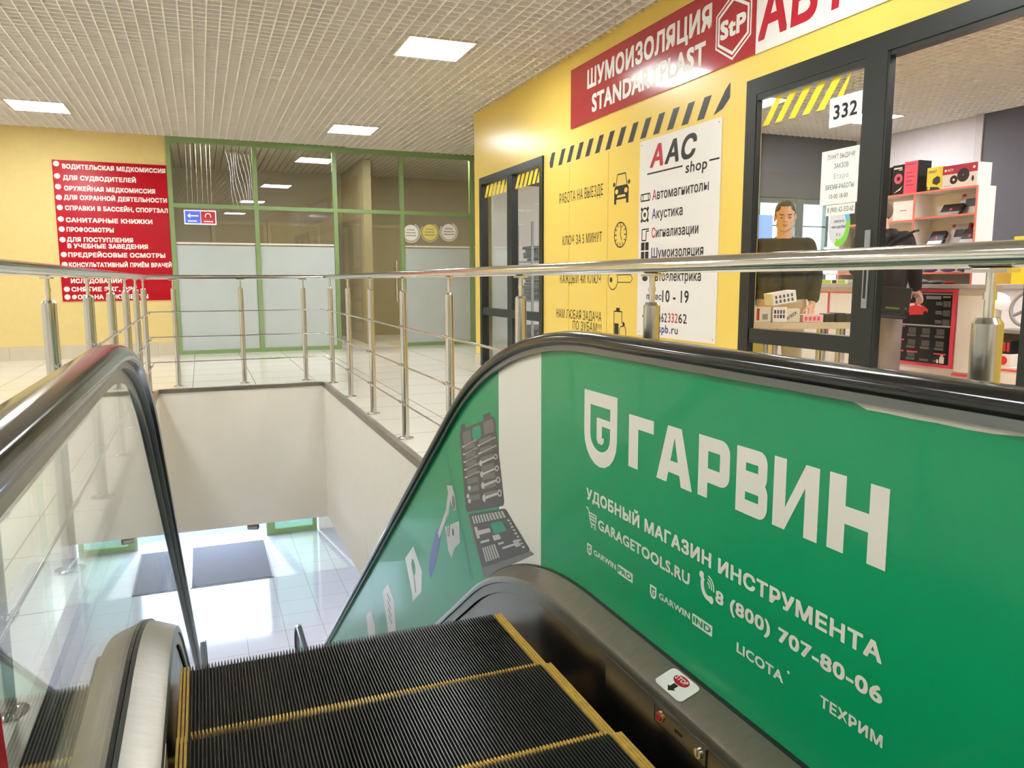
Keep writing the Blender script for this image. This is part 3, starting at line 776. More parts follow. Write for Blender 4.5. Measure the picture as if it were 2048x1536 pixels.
guard_rail([(-.25, 8.42), (.38, 8.42), (1.0, 8.42)], (0.0, -1.0), (-.49, 8.42), (1.23, 8.42))
guard_rail([(-.495, y) for y in (2.1, 3.13, 4.17, 5.17, 6.15, 7.1, 8.03)], (1.0, 0.0), (-.495, .7), (-.495, 8.42))

# ------------------------------------------------------------------ escalator
XR, XL = 1.03, -.21
SL = math.tan(R(35))
def esc_path(Yi, z, Rt, Rb, y0, y1, n=14, newel=0):
    P = []
    zb = ZL + z; Yb = Yi + (z - zb) / SL
    if newel:
        for i in range(n + 1):
            a = math.pi * (1 - i / n); P.append((y0 - newel * math.sin(a), z - newel + newel * math.cos(a), a))
    else: P.append((y0, z, 0))
    t = Rt * math.tan(R(17.5))
    for i in range(n + 1):
        a = R(35) * i / n; P.append((Yi - t + Rt * math.sin(a), z - Rt + Rt * math.cos(a), -a))
    t = Rb * math.tan(R(17.5))
    for i in range(n + 1):
        a = R(35) * (1 - i / n); P.append((Yb + t - Rb * math.sin(a), zb + Rb - Rb * math.cos(a), -a))
    if newel:
        for i in range(n + 1):
            a = math.pi * i / n; P.append((y1 + newel * math.sin(a), zb - newel + newel * math.cos(a), -a))
    else: P.append((y1, zb, 0))
    return P
HY, DY = 2.655, 2.415
Y0, Y1 = -.75, 10.55
hand_path = esc_path(HY, .868, 2.3, 1.5, Y0, Y1, newel=.37)
deck_path = esc_path(DY, .10, 1.5, 2.3, Y0 - .5, Y1 + .5)
def zof(path, y):
    for (ya, za, _), (yb, zb, _) in zip(path[:-1], path[1:]):
        if ya <= y <= yb and yb > ya: return za + (zb - za) * (y - ya) / (yb - ya)
    return path[-1][1]
hand_mono = esc_path(HY, .868 - .06, 2.3, 1.5, Y0, Y1)
deck_mono = esc_path(DY, .135, 1.5, 2.3, Y0, Y1)

esc = thing('escalator', 'escalator going down, black ribbed steps between two balustrades with black handrails', 'escalator', (.41, 1.2, 0))
# handrails
sec = [(-.040, .006), (-.0385, .018), (-.033, .028), (-.022, .0345), (0, .037), (.022, .0345), (.033, .028), (.0385, .018), (.040, .006), (.036, -.003), (.024, -.006), (.020, .002), (-.020, .002), (-.024, -.006), (-.036, -.003)]
for X in (XL, XR):
    h = MB().sweep(hand_path, sec, X).build('handrail', rubber, esc, smooth=True)
    g = MB()
    for dx in (-.014, .014): g.sweep(hand_path, [(dx - .010, .001), (dx + .010, .001), (dx + .010, -.022), (dx - .010, -.022)], X)
    g.build('handrail_track', M('track_steel', (.20, .20, .21), .3, metal=1), h, smooth=True)
    MB().sweep(hand_path, [(-.0045, -.0225), (.0045, -.0225), (.0045, -.062), (-.0045, -.062)], X).build('track_profile', M('profile_steel', (.36, .34, .31), .35, metal=1, var=.15), h, smooth=True)
# glass balustrades
def wall_strip(mb, X0, X1, ya, yb, lo, hi, n):
    ys = [ya + (yb - ya) * i / n for i in range(n + 1)]
    P = []
    for y in ys:
        for x in (X0, X1): P += [(x, y, lo(y)), (x, y, hi(y))]
    fs = []
    for i in range(n):
        a, b_ = i * 4, i * 4 + 4
        fs += [(a, a + 1, b_ + 1, b_), (a + 2, b_ + 2, b_ + 3, a + 3), (a + 1, a + 3, b_ + 3, b_ + 1), (a, b_, b_ + 2, a + 2)]
    fs += [(0, 2, 3, 1), (n * 4, n * 4 + 1, n * 4 + 3, n * 4 + 2)]
    return mb.add(P, fs)
lo_ = lambda y: zof(deck_mono, y); hi_ = lambda y: zof(hand_mono, y)
for X in (XL, XR):
    for ya, yb in ((Y0, 1.15), (1.153, 3.35), (3.353, 5.3), (5.303, 7.6), (7.603, Y1)):
        wall_strip(MB(), X - .005, X + .005, ya, yb, lo_, hi_, 26).build('glass_panel', bal_glass, esc)
# decks, skirts
def deck(X, s, nm):
    """s=+1 : inner side is -x (right balustrade)"""
    di = .092 * s
    secd = [(-s * .016, .030), (-di + s * .012, .006), (-di + s * .003, .001), (-di, -.008), (-di, -.020), (-di + s * .004, -.0215), (-s * .016, -.0215)]
    if s < 0: secd = secd[::-1]
    MB().sweep(deck_path, secd, X).build('inner_deck', steel, esc, smooth=True)
    seco = [(s * .016, .030), (s * .10, .008), (s * .112, -.004), (s * .112, -.35), (s * .016, -.35)]
    if s > 0: seco = seco[::-1]
    MB().sweep(deck_path, seco, X).build('outer_deck', steel, esc, smooth=True)
    MB().sweep(deck_path, [(-.016, .034), (-.006, .034), (-.006, -.02), (-.016, -.02)], X).build('glass_gasket', gasket, esc)
    MB().sweep(deck_path, [(.006, .034), (.016, .034), (.016, -.02), (.006, -.02)], X).build('glass_gasket', gasket, esc)
    xi = -di + s * .018
    secs = [(xi - .003, -.022), (xi + .003, -.022), (xi + .003, -.42), (xi - .003, -.42)]
    MB().sweep(deck_path, secs, X).build('skirt_panel', steel_dk, esc, smooth=True)
    xp = -di + s * .008
    MB().sweep(deck_path, [(xp - .003, -.022), (xp + .003, -.022), (xp + .003, -.055), (xp - .003, -.055)], X).build('deck_lip', steel, esc, smooth=True)
deck(XR, 1, 'right'); deck(XL, -1, 'left')
# bed under the steps
bed = [(y, z - .52, a) for y, z, a in deck_path]
MB().sweep(bed, [(-.7, .0), (.7, .0), (.7, -.25), (-.7, -.25)], .41).build('truss', M('truss_paint', '#5a5650', .7), esc)
# steps
SX0, SX1 = -.112, .882
def step(yf, z):
    root_y = yf
    b = MB()
    b.box(SX0, SX1, yf - .398, yf, z - .03, z - .0115, 0)
    # curved riser
    rs = [(yf - .006, z - .012), (yf + .004, z - .06), (yf - .004, z - .14), (yf - .03, z - .24)]
    P = [(x, y, zz) for y, zz in rs for x in (SX0, SX1)]
    b.add(P, [(i * 2, i * 2 + 1, i * 2 + 3, i * 2 + 2) for i in range(3)], 0)
    n = 106; p = (SX1 - SX0 - .06) / n
    yl = MB()
    def ridge(mb, x, w, ya, yb, tip, m0, m1):
        mb.add([(x - w, ya, z - .012), (x + w, ya, z - .012), (x + w, yb, z - .012), (x - w, yb, z - .012), (x - w * .45, ya, z), (x + w * .45, ya, z), (x + w * .45, yb, z), (x - w * .45, yb, z), (x, yb + tip, z - .004)],
               [(0, 1, 5, 4), (1, 2, 6, 5), (3, 0, 4, 7), (2, 8, 6), (6, 8, 7), (7, 8, 3)], m0)
        mb.add([(x - w * .45, ya, z + .0001), (x + w * .45, ya, z + .0001), (x + w * .45, yb, z + .0001), (x - w * .45, yb, z + .0001)], [(0, 1, 2, 3)], m1)
    for i in range(n):
        x = SX0 + .03 + (i + .5) * p
        ridge(b, x, p * .36, yf - .350, yf + .002, .019, 0, 1)
        ridge(yl, x, p * .44, yf - .397, yf - .351, 0.0, 0, 0)
        # riser cleat
        b.add([(x - p * .3, yf, z - .012), (x + p * .3, yf, z - .012), (x, yf + .018, z - .006), (x - p * .3, yf - .004, z - .14), (x + p * .3, yf - .004, z - .14), (x, yf + .012, z - .14)], [(0, 3, 5, 2), (2, 5, 4, 1), (0, 2, 1)], 0)
    o = b.build('step', [tread_m, ridge_m], esc)
    yl.build('demarcation_strip', yel_step, o)
    for xa, xb in ((SX0, SX0 + .028), (SX1 - .028, SX1)):
        s = MB()
        for k in range(3):
            x = xa + .002 + k * .009
            s.box(x, x + .006, yf - .397, yf + .004, z - .012, z + .0015)
        s.build('demarcation_strip', yel_step, o)
    return o
st0 = step(1.502, -.022)
for yf, z in ((1.905, -.041), (2.309, -.059), (1.099, -.012), (.696, -.012), (2.712, -.30), (3.115, -.58), (3.518, -.86)):
    dup(st0, (0, yf - 1.502, z + .022), esc)
MB().box(SX0, SX1, Y0 - .4, .29, -.05, .0).build('landing_plate', steel_dk, esc)
# STOP label, switch plate
def DP(y, t_):   # point on the right inner deck: t 0 at lip, 1 at gasket
    return V3((XR - .092 + .012 + (.064) * t_, y, .106 + .024 * t_ + .0012))
lab = MB(); q = []
for a, b_ in rrect(0, 0, 1, 1, .16): q.append(DP(1.482 - .110 * a, .02 + .90 * b_))
lab.face(q)
lo = lab.build('stop_label', white_pr, esc)
c_ = MB(); c_.face([DP(1.427 + .027 * math.cos(2 * math.pi * i / 24), .66 + .20 * math.sin(2 * math.pi * i / 24)) + V3((0, 0, .0006)) for i in range(24)])
c_.build('red_disc', red_pr, lo)
c_ = MB(); P0 = DP(1.449, .60) + V3((0, 0, .0012)); dn = (DP(1.4, 1) - DP(1.4, 0)); dn.normalize()
c_.text('STOP', P0, (0, -1, 0), dn, .042, .012, .02); c_.build('lettering', white_pr, lo)
c_ = MB(); up = V3((0, 0, .0006))
c_.face([DP(y, t_) + up for y, t_ in ((1.435, .44), (1.419, .44), (1.419, .25), (1.411, .25), (1.427, .08), (1.443, .25), (1.435, .25))]); c_.build('arrow', black_pr, lo)
# flush panel with the switch plate on the near part of the right skirt
xs = XR - .092 - .001
MB().box(xs, xs + .012, Y0 - .3, 1.69, -.03, .0785).build('newel_panel', steel_dk, esc, bevel=.001)
MB().box(XL + .081, XL + .093, Y0 - .3, 1.69, -.03, .0785).build('newel_panel', steel_dk, esc, bevel=.001)
so = MB().box(xs - .0016, xs, 1.252, 1.448, .030, .070).build('switch_plate', steel_dk, esc, bevel=.0006)
fr = MB()
for y0_, y1_, z0_, z1_ in ((1.249, 1.451, .070, .0718), (1.249, 1.451, .0282, .030), (1.249, 1.252, .030, .070), (1.448, 1.451, .030, .070)): fr.box(xs - .0019, xs, y0_, y1_, z0_, z1_)
fr.build('plate_edge', gasket, so)
MB().cyl((xs - .0016, 1.424, .050), (xs - .005, 1.424, .050), .0125, n=24).build('button_ring', M('brass_ring', (.75, .55, .22), .3, metal=1), so, smooth=True)
MB().cyl((xs - .005, 1.424, .050), (xs - .008, 1.424, .050), .0095, .008, n=24).build('stop_button', red_pr, so, smooth=True)
MB().cyl((xs - .0016, 1.275, .049), (xs - .006, 1.275, .049), .0115, n=24).build('key_switch', chrome, so, smooth=True)
MB().box(xs - .0066, xs - .006, 1.274, 1.276, .042, .056).build('key_slot', gasket, so)
MB().text('STOP', (xs - .0018, 1.366, .046), (0, -1, 0), (0, 0, 1), .030, .008, .02).build('plate_lettering', black_pr, so)
rs_ = MB(); rs_.face([(XL + .0056, .70, .67), (XL + .0056, .70, .50), (XL + .0056, .868, .50), (XL + .0056, .846, .645)])
rs_.build('red_glass_patch', red_sign, esc)  # plain red patch on the left glass
# ------------------------------------------------------------------ advertising film on the right balustrade
XB = XR - .0055
film_path = esc_path(HY, .868 - .010, 2.3, 1.5, Y0, Y1)
def film_top(y):
    d = 0 if y > 1.06 else min(1, (1.06 - y) / .10) * .016
    return zof(film_path, y) - d
def film(name, mat, ya, yb, n, parent):
    return wall_strip(MB(), XB - .0006, XB, ya, yb, lambda y: lo_(y) - .03, film_top, n).build(name, mat, parent, smooth=True)
bn = film('advertising_film', film_green, Y0, 2.305, 40, esc)
film('white_stripe', film_white, 2.305, 2.70, 12, bn)
film('green_lower_film', film_green, 2.70, Y1, 60, bn)
jn = MB()
for y0_, z0_ in ((3.02, -.22), (3.035, -.235), (5.10, -1.30), (7.3, -3.2), (1.15, .4)):
    zt = .62
    if y0_ > 2: jn.face([(XB - .0009, y0_ - .002, z0_), (XB - .0009, y0_ + .003, z0_), (XB - .0009, y0_ + .003 + zt * .60, z0_ + zt * .80), (XB - .0009, y0_ - .002 + zt * .60, z0_ + zt * .80)])
jn.build('film_joint', M('film_joint_dark', '#0b5a40', .4), bn)
BX = XB - .0010
def bt(mb, st, y, z, width, H, bold=.02, shear=0): return mb.text(st, (BX, y, z), (0, -1, 0), (0, 0, 1), width, H, bold, shear)
BF = (V3((BX, 0, 0)), V3((0, -1, 0)), V3((0, 0, 1)), V3((-1, 0, 0)))
def strokes(mb, polys, u0, z0, k):
    for p in polys: mb.flat([(u0 + a * k, z0 + b * k) for a, b in p], BF)
def rect(a, b, c, d): return [(a, b), (c, b), (c, d), (a, d)]
# heavy geometric capitals, cell 10 high
GL = {
 'Г': (6.1, [rect(0, 0, 2.4, 10), rect(2.4, 7.6, 6.1, 10)]),
 'А': (8.4, [[(0, 0), (2.5, 0), (4.25, 8.2), (4.25, 10), (2.6, 10)], [(8.4, 0), (5.9, 0), (4.25, 8.2), (4.25, 10), (5.8, 10)], rect(2.6, 1.9, 5.8, 4.0)]),
 'Р': (7.6, [rect(0, 0, 2.4, 10)]),
 'В': (8.0, [rect(0, 0, 2.4, 10)]),
 'И': (8.4, [rect(0, 0, 2.4, 10), rect(6.0, 0, 8.4, 10), [(2.4, 0), (2.4, 3.2), (6.0, 10), (6.0, 6.8)]]),
 'Н': (8.0, [rect(0, 0, 2.4, 10), rect(5.6, 0, 8.0, 10), rect(2.4, 3.9, 5.6, 6.2)]),
}
def bowl(x0, x1, y0, y1, w, r, n=6):
    """right half rounded bowl as quads"""
    out = [(x0, y1)] + [(x1 - r + r * math.sin(R(90 * i / n)), y1 - r + r * math.cos(R(90 * i / n))) for i in range(n + 1)] + [(x1 - r + r * math.cos(R(90 * i / n)), y0 + r - r * math.sin(R(90 * i / n))) for i in range(n + 1)] + [(x0, y0)]
    ri = max(.1, r - w)
    inn = [(x0, y1 - w)] + [(x1 - w - ri + ri * math.sin(R(90 * i / n)), y1 - w - ri + ri * math.cos(R(90 * i / n))) for i in range(n + 1)] + [(x1 - w - ri + ri * math.cos(R(90 * i / n)), y0 + w + ri - ri * math.sin(R(90 * i / n))) for i in range(n + 1)] + [(x0, y0 + w)]
    return [[out[i], out[i + 1], inn[i + 1], inn[i]] for i in range(len(out) - 1)]
GL['Р'][1].extend(bowl(2.4, 7.6, 2.6, 10, 2.3, 2.0))
GL['В'][1].extend(bowl(2.4, 7.7, 4.4, 10, 2.2, 1.9)); GL['В'][1].extend(bowl(2.4, 8.0, 0, 5.6, 2.2, 2.0))
# positions measured along the balustrade (metres, towards the viewer)
for ch, ya, yb in (('Г', 1.738, 1.618), ('А', 1.602, 1.452), ('Р', 1.430, 1.318), ('В', 1.296, 1.197), ('И', 1.182, 1.062), ('Н', 1.038, .908)):
    wd, polys = GL[ch]; kx = (ya - yb) / wd
    zb_ = .564 + (1.738 - ya) * .012; hh = (.703 - .564) / 10 
    big = MB()
    for i_, p_ in enumerate(polys): big.flat([(-ya + a * kx, zb_ + b_ * hh) for a, b_ in p_], BF, i_ * .00003)
    big.build('big_letter', film_white, bn)
# shield emblem with a hooked letter
def shield(mb, u, z, w, h, wo=0.0):
    n = 10
    def outl(i):
        a, b_, c, d = u + i, u + w - i, z + i * 1.15, z + h - i
        P = [(a, d), (b_, d)]
        m = z + h * .42
        for k in range(n + 1):
            t_ = math.pi * k / n
            P.append(((a + b_) / 2 + (b_ - a) / 2 * math.cos(t_), m - (m - c) * math.sin(t_)))
        return P
    A, B = outl(0), outl(w * .20)
    for i in range(len(A)): mb.flat([A[i], A[(i + 1) % len(A)], B[(i + 1) % len(B)], B[i]], BF, wo)
    wo += .0001
    k = w / 10
    for p_ in ([(8.1, 10.6), (8.1, 9.0), (4.0, 9.0), (4.0, 10.6)], [(4.0, 9.4), (5.6, 9.4), (5.6, 6.0), (4.0, 6.0)], [(4.0, 6.0), (6.2, 6.6), (6.2, 5.6), (5.6, 5.0), (4.4, 5.1)]):
        wo += .00004; mb.flat([(u + a * k, z + b_ * h / 16) for a, b_ in p_], BF, wo)
big = MB(); shield(big, -1.993, .524, .193, .212); big.build('emblem', film_white, bn)
bt(MB(), 'УДОБНЫЙ МАГАЗИН ИНСТРУМЕНТА', 1.975, .412, 1.072, .0345, .035).build('lettering', film_white, bn)
bt(MB(), 'GARAGETOOLS.RU', 1.900, .342, .450, .030, .03).build('lettering', film_white, bn)
bt(MB(), '8 (800) 707-80-06', 1.352, .342, .455, .030, .03).build('lettering', film_white, bn)
bt(MB(), 'GARWIN', 1.925, .257, .130, .0165, .03).build('lettering', film_white, bn); bt(MB(), 'GARWIN', 1.578, .261, .133, .0165, .03).build('lettering', film_white, bn)
bt(MB(), 'LICOTA', 1.274, .262, .143, .0225, .03).build('lettering', film_white, bn); bt(MB(), 'ТЕХРИМ', 1.033, .268, .142, .0225, .03).build('lettering', film_white, bn)
for u_, z_ in ((-1.968, .247), (-1.620, .250)):
    em = MB(); shield(em, u_, z_, .030, .0335); em.build('emblem', film_white, bn)
MB().flat(rrect(-1.785, .252, -1.705, .278, .002), BF).build('label_box', film_white, bn); MB().flat(rrect(-1.436, .256, -1.360, .282, .002), BF).build('label_box', film_white, bn)
MB().flat(circle(-1.118, .292, .0035, 10), BF).build('registered_dot', film_white, bn)
em = MB()
# shopping cart and phone pictograms
for a, b_, w in (((-1.975, .388), (-1.962, .385), .005), ((-1.962, .385), (-1.947, .347), .005), ((-1.947, .347), (-1.915, .347), .005), ((-1.912, .374), (-1.917, .352), .005)): line(em, a, b_, w, BF, 0)
for i in range(3): line(em, (-1.958 + i * .004, .376 - i * .009), (-1.912 - i * .002, .376 - i * .009), .004, BF, 0)
for i in range(4): line(em, (-1.953 + i * .0125, .376), (-1.946 + i * .010, .354), .003, BF, 0)
for u in (-1.940, -1.920): arcband(em, u, .338, .0055, .0055, .003, 0, 360, BF, 0, 12)
em.build('cart_pictogram', film_white, bn); em = MB()
arcband(em, -1.378, .368, .030, .034, .012, 150, 290, BF, 0, 14)
for rr in (.012, .020, .028): arcband(em, -1.385, .366, rr, rr, .004, -10, 80, BF, .0, 8)
em.flat(circle(-1.405, .386, .009, 10), BF, .0001); em.flat(circle(-1.368, .340, .009, 10), BF, .0001)
em.build('phone_pictogram', film_white, bn)
tx = MB(); tx.text('PRO', (BX - .0006, 1.781, .2575), (0, -1, 0), (0, 0, 1), .070, .016, .03); tx.text('IND', (BX - .0006, 1.431, .2615), (0, -1, 0), (0, 0, 1), .066, .016, .03)
tx.build('dark_lettering', film_green, bn)
# torn edge near the handrail
te = MB()
pts = [(-1.12, .800), (-1.0, .797), (-.95, .788), (-.90, .778), (-.84, .775), (-.78, .779), (-.70, .776), (-.60, .778)]
ys_ = [1.10 - i * .045 for i in range(20)]
te.face([(BX - .0004, y, film_top(y) + .0015) for y in ys_] + [(BX - .0004, y, film_top(y) - (.008 if .72 < y < .98 else .0022) - .0012 * (i % 2)) for i, y in list(enumerate(ys_))[::-1]])
te.build('torn_film_edge', white_pr, bn)
# printed pictures on the lower film
GREY1 = M('print_dark_grey', '#58534F', .4, var=.1, vscale=30); GREY2 = M('print_mid_grey', '#7A7470', .4); GREY3 = M('print_light_grey', '#C8C5BF', .35); PURP = M('print_violet', '#6C74B4', .4); TEAL = M('print_teal', '#2E9C7C', .4)
def quadmap(C, off):
    TLc, TRc, BRc, BLc = C
    def q(a, b_):
        y = (BLc[0] * (1 - a) + BRc[0] * a) * (1 - b_) + (TLc[0] * (1 - a) + TRc[0] * a) * b_
        z = (BLc[1] * (1 - a) + BRc[1] * a) * (1 - b_) + (TLc[1] * (1 - a) + TRc[1] * a) * b_
        return V3((BX - off, y, z))
    return q
lid = quadmap(((3.193, .409), (2.747, .549), (2.641, .207), (3.106, .05)), .0001)
low = quadmap(((3.07, .052), (2.634, .199), (2.39, .113), (2.899, -.13)), .0001)
def qp(mb, q, pts, d=0): mb.face([q(a, b_) - V3((d + (len(mb.f) % 40) * .000004, 0, 0)) for a, b_ in pts]); return mb
case = MB(); qp(case, lid, rrect(0, 0, 1, .96, .06)); qp(case, low, rrect(0, 0, 1, 1, .05))
qp(case, lid, rect(.06, .94, .2, 1.02)); qp(case, lid, rect(.72, .94, .9, 1.02))
co = case.build('printed_tool_case', GREY1, bn)
s = MB(); qp(s, low, [(0, 1), (-.04, .98), (-.02, -.16), (.0, 0)]); qp(s, low, [(0, 0), (-.02, -.16), (1.02, -.08), (1, 0)]); s.build('case_side', GREY2, co)
tr_ = MB()
for k in range(7):
    qp(tr_, lid, rect(.54, .12 + k * .098, .86, .18 + k * .098), .0003)
    qp(tr_, lid, rect(.12, .12 + k * .098, .42, .18 + k * .098), .0003)
qp(tr_, lid, rrect(.10, .77, .34, .92, .03), .0003); qp(tr_, lid, rrect(.70, .80, .95, .94, .03), .0003)
tr_.build('tray_recess', GREY2, co)
hn = MB(); qp(hn, lid, rrect(.38, .78, .62, .93, .05), .0004); qp(hn, low, rrect(.50, .52, .78, .74, .03), .0004); hn.build('green_detail', TEAL, co)
wr = MB()
def wrench(q, a0, a1, b_, h):
    qp(wr, q, [(a0 + .05, b_ - h * .30), (a1 - .05, b_ + .02 - h * .22), (a1 - .05, b_ + .02 + h * .22), (a0 + .05, b_ + h * .30)], .0006)
    qp(wr, q, [(a0 + .04 + .05 * math.cos(R(a)), b_ + h * .75 * math.sin(R(a))) for a in range(60, 301, 20)], .0007)
    n = 12
    for i in range(n):
        t0, t1 = 2 * math.pi * i / n, 2 * math.pi * (i + 1) / n
        qp(wr, q, [(a1 + r * math.cos(t_), b_ + .02 + h * r / .05 * .7 * math.sin(t_)) for r, t_ in ((.05, t0), (.028, t0), (.028, t1), (.05, t1))], .0007)
for k, (b_, h) in enumerate(((.12, .055), (.26, .05), (.385, .045), (.51, .042), (.62, .016), (.71, .014))): wrench(lid, .50, .92, b_, h)
for k, b_ in enumerate((.43, .52, .61, .70, .79)): wrench(lid, .06, .44, b_ - .03, .014)
for k in range(11): qp(wr, low, rect(.08 + k * .078, .80, .125 + k * .078, .95), .0006)
for k in range(9): qp(wr, low, rect(.90 + .01 * (k % 2), .10 + k * .075, .95, .14 + k * .075), .0006)
for k in range(6): qp(wr, low, rect(.12 + k * .055, .08, .155 + k * .055, .34), .0006)
for a, b_, c, d in ((.10, .58, .44, .66), (.06, .52, .14, .74), (.44, .40, .60, .50), (.12, .42, .34, .46), (.55, .20, .86, .24), (.80, .16, .90, .30), (.50, .30, .62, .34)): qp(wr, low, rect(a, b_, c, d), .0006)
for c in ((.16, .27), (.13, .12), (.10, .18)): qp(wr, lid, circle(c[0], c[1], .045, 10, .028), .0006)
wr.build('printed_tools', GREY3, co)
# ratchet handle and pipe cutter pictures, small leaflets
def pm(name, mat, polys, d=.0003):
    mb = MB()
    for i_, p_ in enumerate(polys): mb.face([(BX - d - i_ * .00005, y, z) for y, z in p_])
    return mb.build(name, mat, bn)
pm('printed_ratchet', GREY3, [[(3.30 + .045 * math.cos(a) + .02 * math.sin(a), .06 + .052 * math.sin(a)) for a in [2 * math.pi * i / 16 for i in range(16)]], [(3.405, -.02), (3.375, -.035), (3.525, -.20), (3.555, -.185)], [(3.36, .055), (3.39, .10), (3.30, .12), (3.27, .02)], [(3.41, -.03), (3.37, -.045), (3.33, .06), (3.37, .07)]])
pm('printed_ratchet_socket', GREY2, [[(3.285 + .026 * math.cos(a), .045 + .034 * math.sin(a)) for a in [2 * math.pi * i / 14 for i in range(14)]]], .0006)
pm('printed_ratchet_grip', PURP, [[(3.50, -.175), (3.57, -.165), (3.70, -.34), (3.735, -.44), (3.70, -.47), (3.60, -.36)]])
pm('printed_cutter', GREY3, [[(3.43, -.115), (3.21, -.02), (3.195, -.115), (3.28, -.17), (3.33, -.235), (3.38, -.215), (3.40, -.17)], ])
pm('printed_cutter_wheel', GREY1, [[(3.30 + .016 * math.cos(a), -.10 + .018 * math.sin(a)) for a in [2 * math.pi * i / 12 for i in range(12)]], [(3.36, -.085), (3.345, -.08), (3.36, -.14), (3.375, -.145)], [(3.39, -.098), (3.38, -.092), (3.395, -.15), (3.405, -.155)]], .0006)
LF = [[(4.047, -.412), (3.873, -.494), (3.892, -.617), (4.086, -.75), (4.10, -.70), (4.242, -.548)], [(4.722, -.88), (4.559, -.933), (4.53, -1.12), (4.75, -1.23), (4.90, -1.007)], [(5.30, -1.293), (5.191, -1.385), (5.20, -1.52), (5.44, -1.60), (5.502, -1.426)]]
for p_ in LF: pm('printed_leaflet', film_white, [p_])
pm('printed_wrench_mark', TEAL, [[(4.055 + .045 * math.cos(a), -.535 + .045 * math.sin(a)) for a in [2 * math.pi * i / 14 for i in range(12)]], [(4.06, -.58), (4.04, -.575), (4.00, -.665), (4.02, -.67)]], .0006)
pm('printed_bar_mark', GREY2, [[(4.76 - i * .012, -.955 - i * .045), (4.67 - i * .012, -.975 - i * .045), (4.67 - i * .012, -.99 - i * .045), (4.76 - i * .012, -.97 - i * .045)] for i in range(4)], .0006)

# ------------------------------------------------------------------ shop interior: setting
struct(MB().box(XS + .06, 9.15, -3, 9.12, -.12, 0).build('floor_shop', shop_floor))
struct(MB().box(XS + .06, 9.15, -3.1, -3, 0, HC + .1).build('wall_shop_near', grey_wall))
SHL = [(7.88, 7.68), (5.95, 7.5), (5.9, 3.3), (7.88, 4.2), (4.4, 1.6), (6.6, 1.2), (4.4, 6.4)]
grid('ceiling_shop', XS + .13, 9.04, -2.9, 8.99, HC, SHL)
for i, (x, y) in enumerate(SHL):
    light_panel(x, y, 'bright ceiling light inside the shop, behind the black door post' if i == 0 else 'ceiling light inside the shop, seen through the display glass' if i == 1 else 'ceiling light inside the shop, outside the picture', 'shop ceiling lights', lamp_shop)
struct(MB().box(9.05, 9.15, -3, 9.12, 0, HC + .1).build('wall_shop_rear', grey_wall))
struct(MB().box(9.0, 9.049, -3, 6.95, 0, HC).build('wall_shop_dark', dark_wall))
struct(MB().box(8.98, 9.049, 6.951, 7.05, 0, HC).build('trim_3', M('pale_column', '#B9B2B5', .6)))
ew = MB()
ew.box(XS + .121, 9.05, 9.0, 9.12, 2.20, HC + .1); ew.box(6.6, 9.05, 9.0, 9.12, 0, .8)
struct(ew.build('wall_shop_end', bulk_m))
struct(MB().box(XS + .121, 6.6, 9.0, 9.12, 0, 2.199).build('wall_shop_end_lower', M('shop_end_light', '#C4C4BE', .7)))
wf = MB()
for a, b_ in ((6.6, 6.68), (7.28, 7.36), (7.99, 8.13), (8.55, 8.60), (8.97, 9.05)): wf.box(a, b_, 9.01, 9.09, .8, 2.20)
wf.box(6.6, 9.05, 9.015, 9.085, 2.12, 2.20); wf.box(6.6, 9.05, 9.015, 9.085, .8, .87)
w4 = struct(wf.build('window_4', M('window_frame_grey', '#4A5652', .4)))
wb_ = MB()
for z in (1.42, 1.80): wb_.box(6.68, 8.97, 9.03, 9.06, z, z + .018)
wb_.build('glazing_bar', M('window_frame_grey', '#4A5652'), w4)
MB().box(6.68, 8.97, 9.046, 9.052, .87, 2.12).build('pane', clear, w4)

def xf(x): return (V3((x, 0, 0)), V3((0, -1, 0)), V3((0, 0, 1)), V3((-1, 0, 0)))
def carton(name, label, cat, x0, x1, y0, y1, z0, z1, mat, group=None, bev=.002):
    t = thing(name, label, cat, ((x0 + x1) / 2, (y0 + y1) / 2, z0), group)
    MB().box(x0, x1, y0, y1, z0, z1).build('carton', mat, t, bevel=bev)
    return t
def pflat(parent, name, mat, x, polys):
    mb = MB()
    for p_ in polys: mb.face([(x, y, z) for y, z in p_])
    return mb.build(name, mat, parent)
def R4(ya, za, yb, zb): return [(ya, za), (yb, za), (yb, zb), (ya, zb)]
def C4(y, z, r, n=20): return [(y + r * math.cos(2 * math.pi * i / n), z + r * math.sin(2 * math.pi * i / n)) for i in range(n)]

# worktop and cabinets
t = thing('worktop', 'long grey worktop on the white cabinets inside the shop', 'worktop', (6.75, 6.1, .96))
MB().box(6.36, 7.15, 4.62, 7.55, .962, 1.0).build('slab', M('worktop_grey', '#A79C97', .35), t, bevel=.004)
def cabinet(label, y0, y1, nm='cabinet'):
    t = thing(nm, label, 'cabinet', (6.75, (y0 + y1) / 2, 0), 'white cabinets under the worktop')
    MB().box(6.42, 7.12, y0 + .001, y1 - .001, .16, .961).build('body', white_lam, t)
    MB().box(6.45, 7.1, y0 + .001, y1 - .001, 0, .159).build('plinth', white_lam, t)
    return t
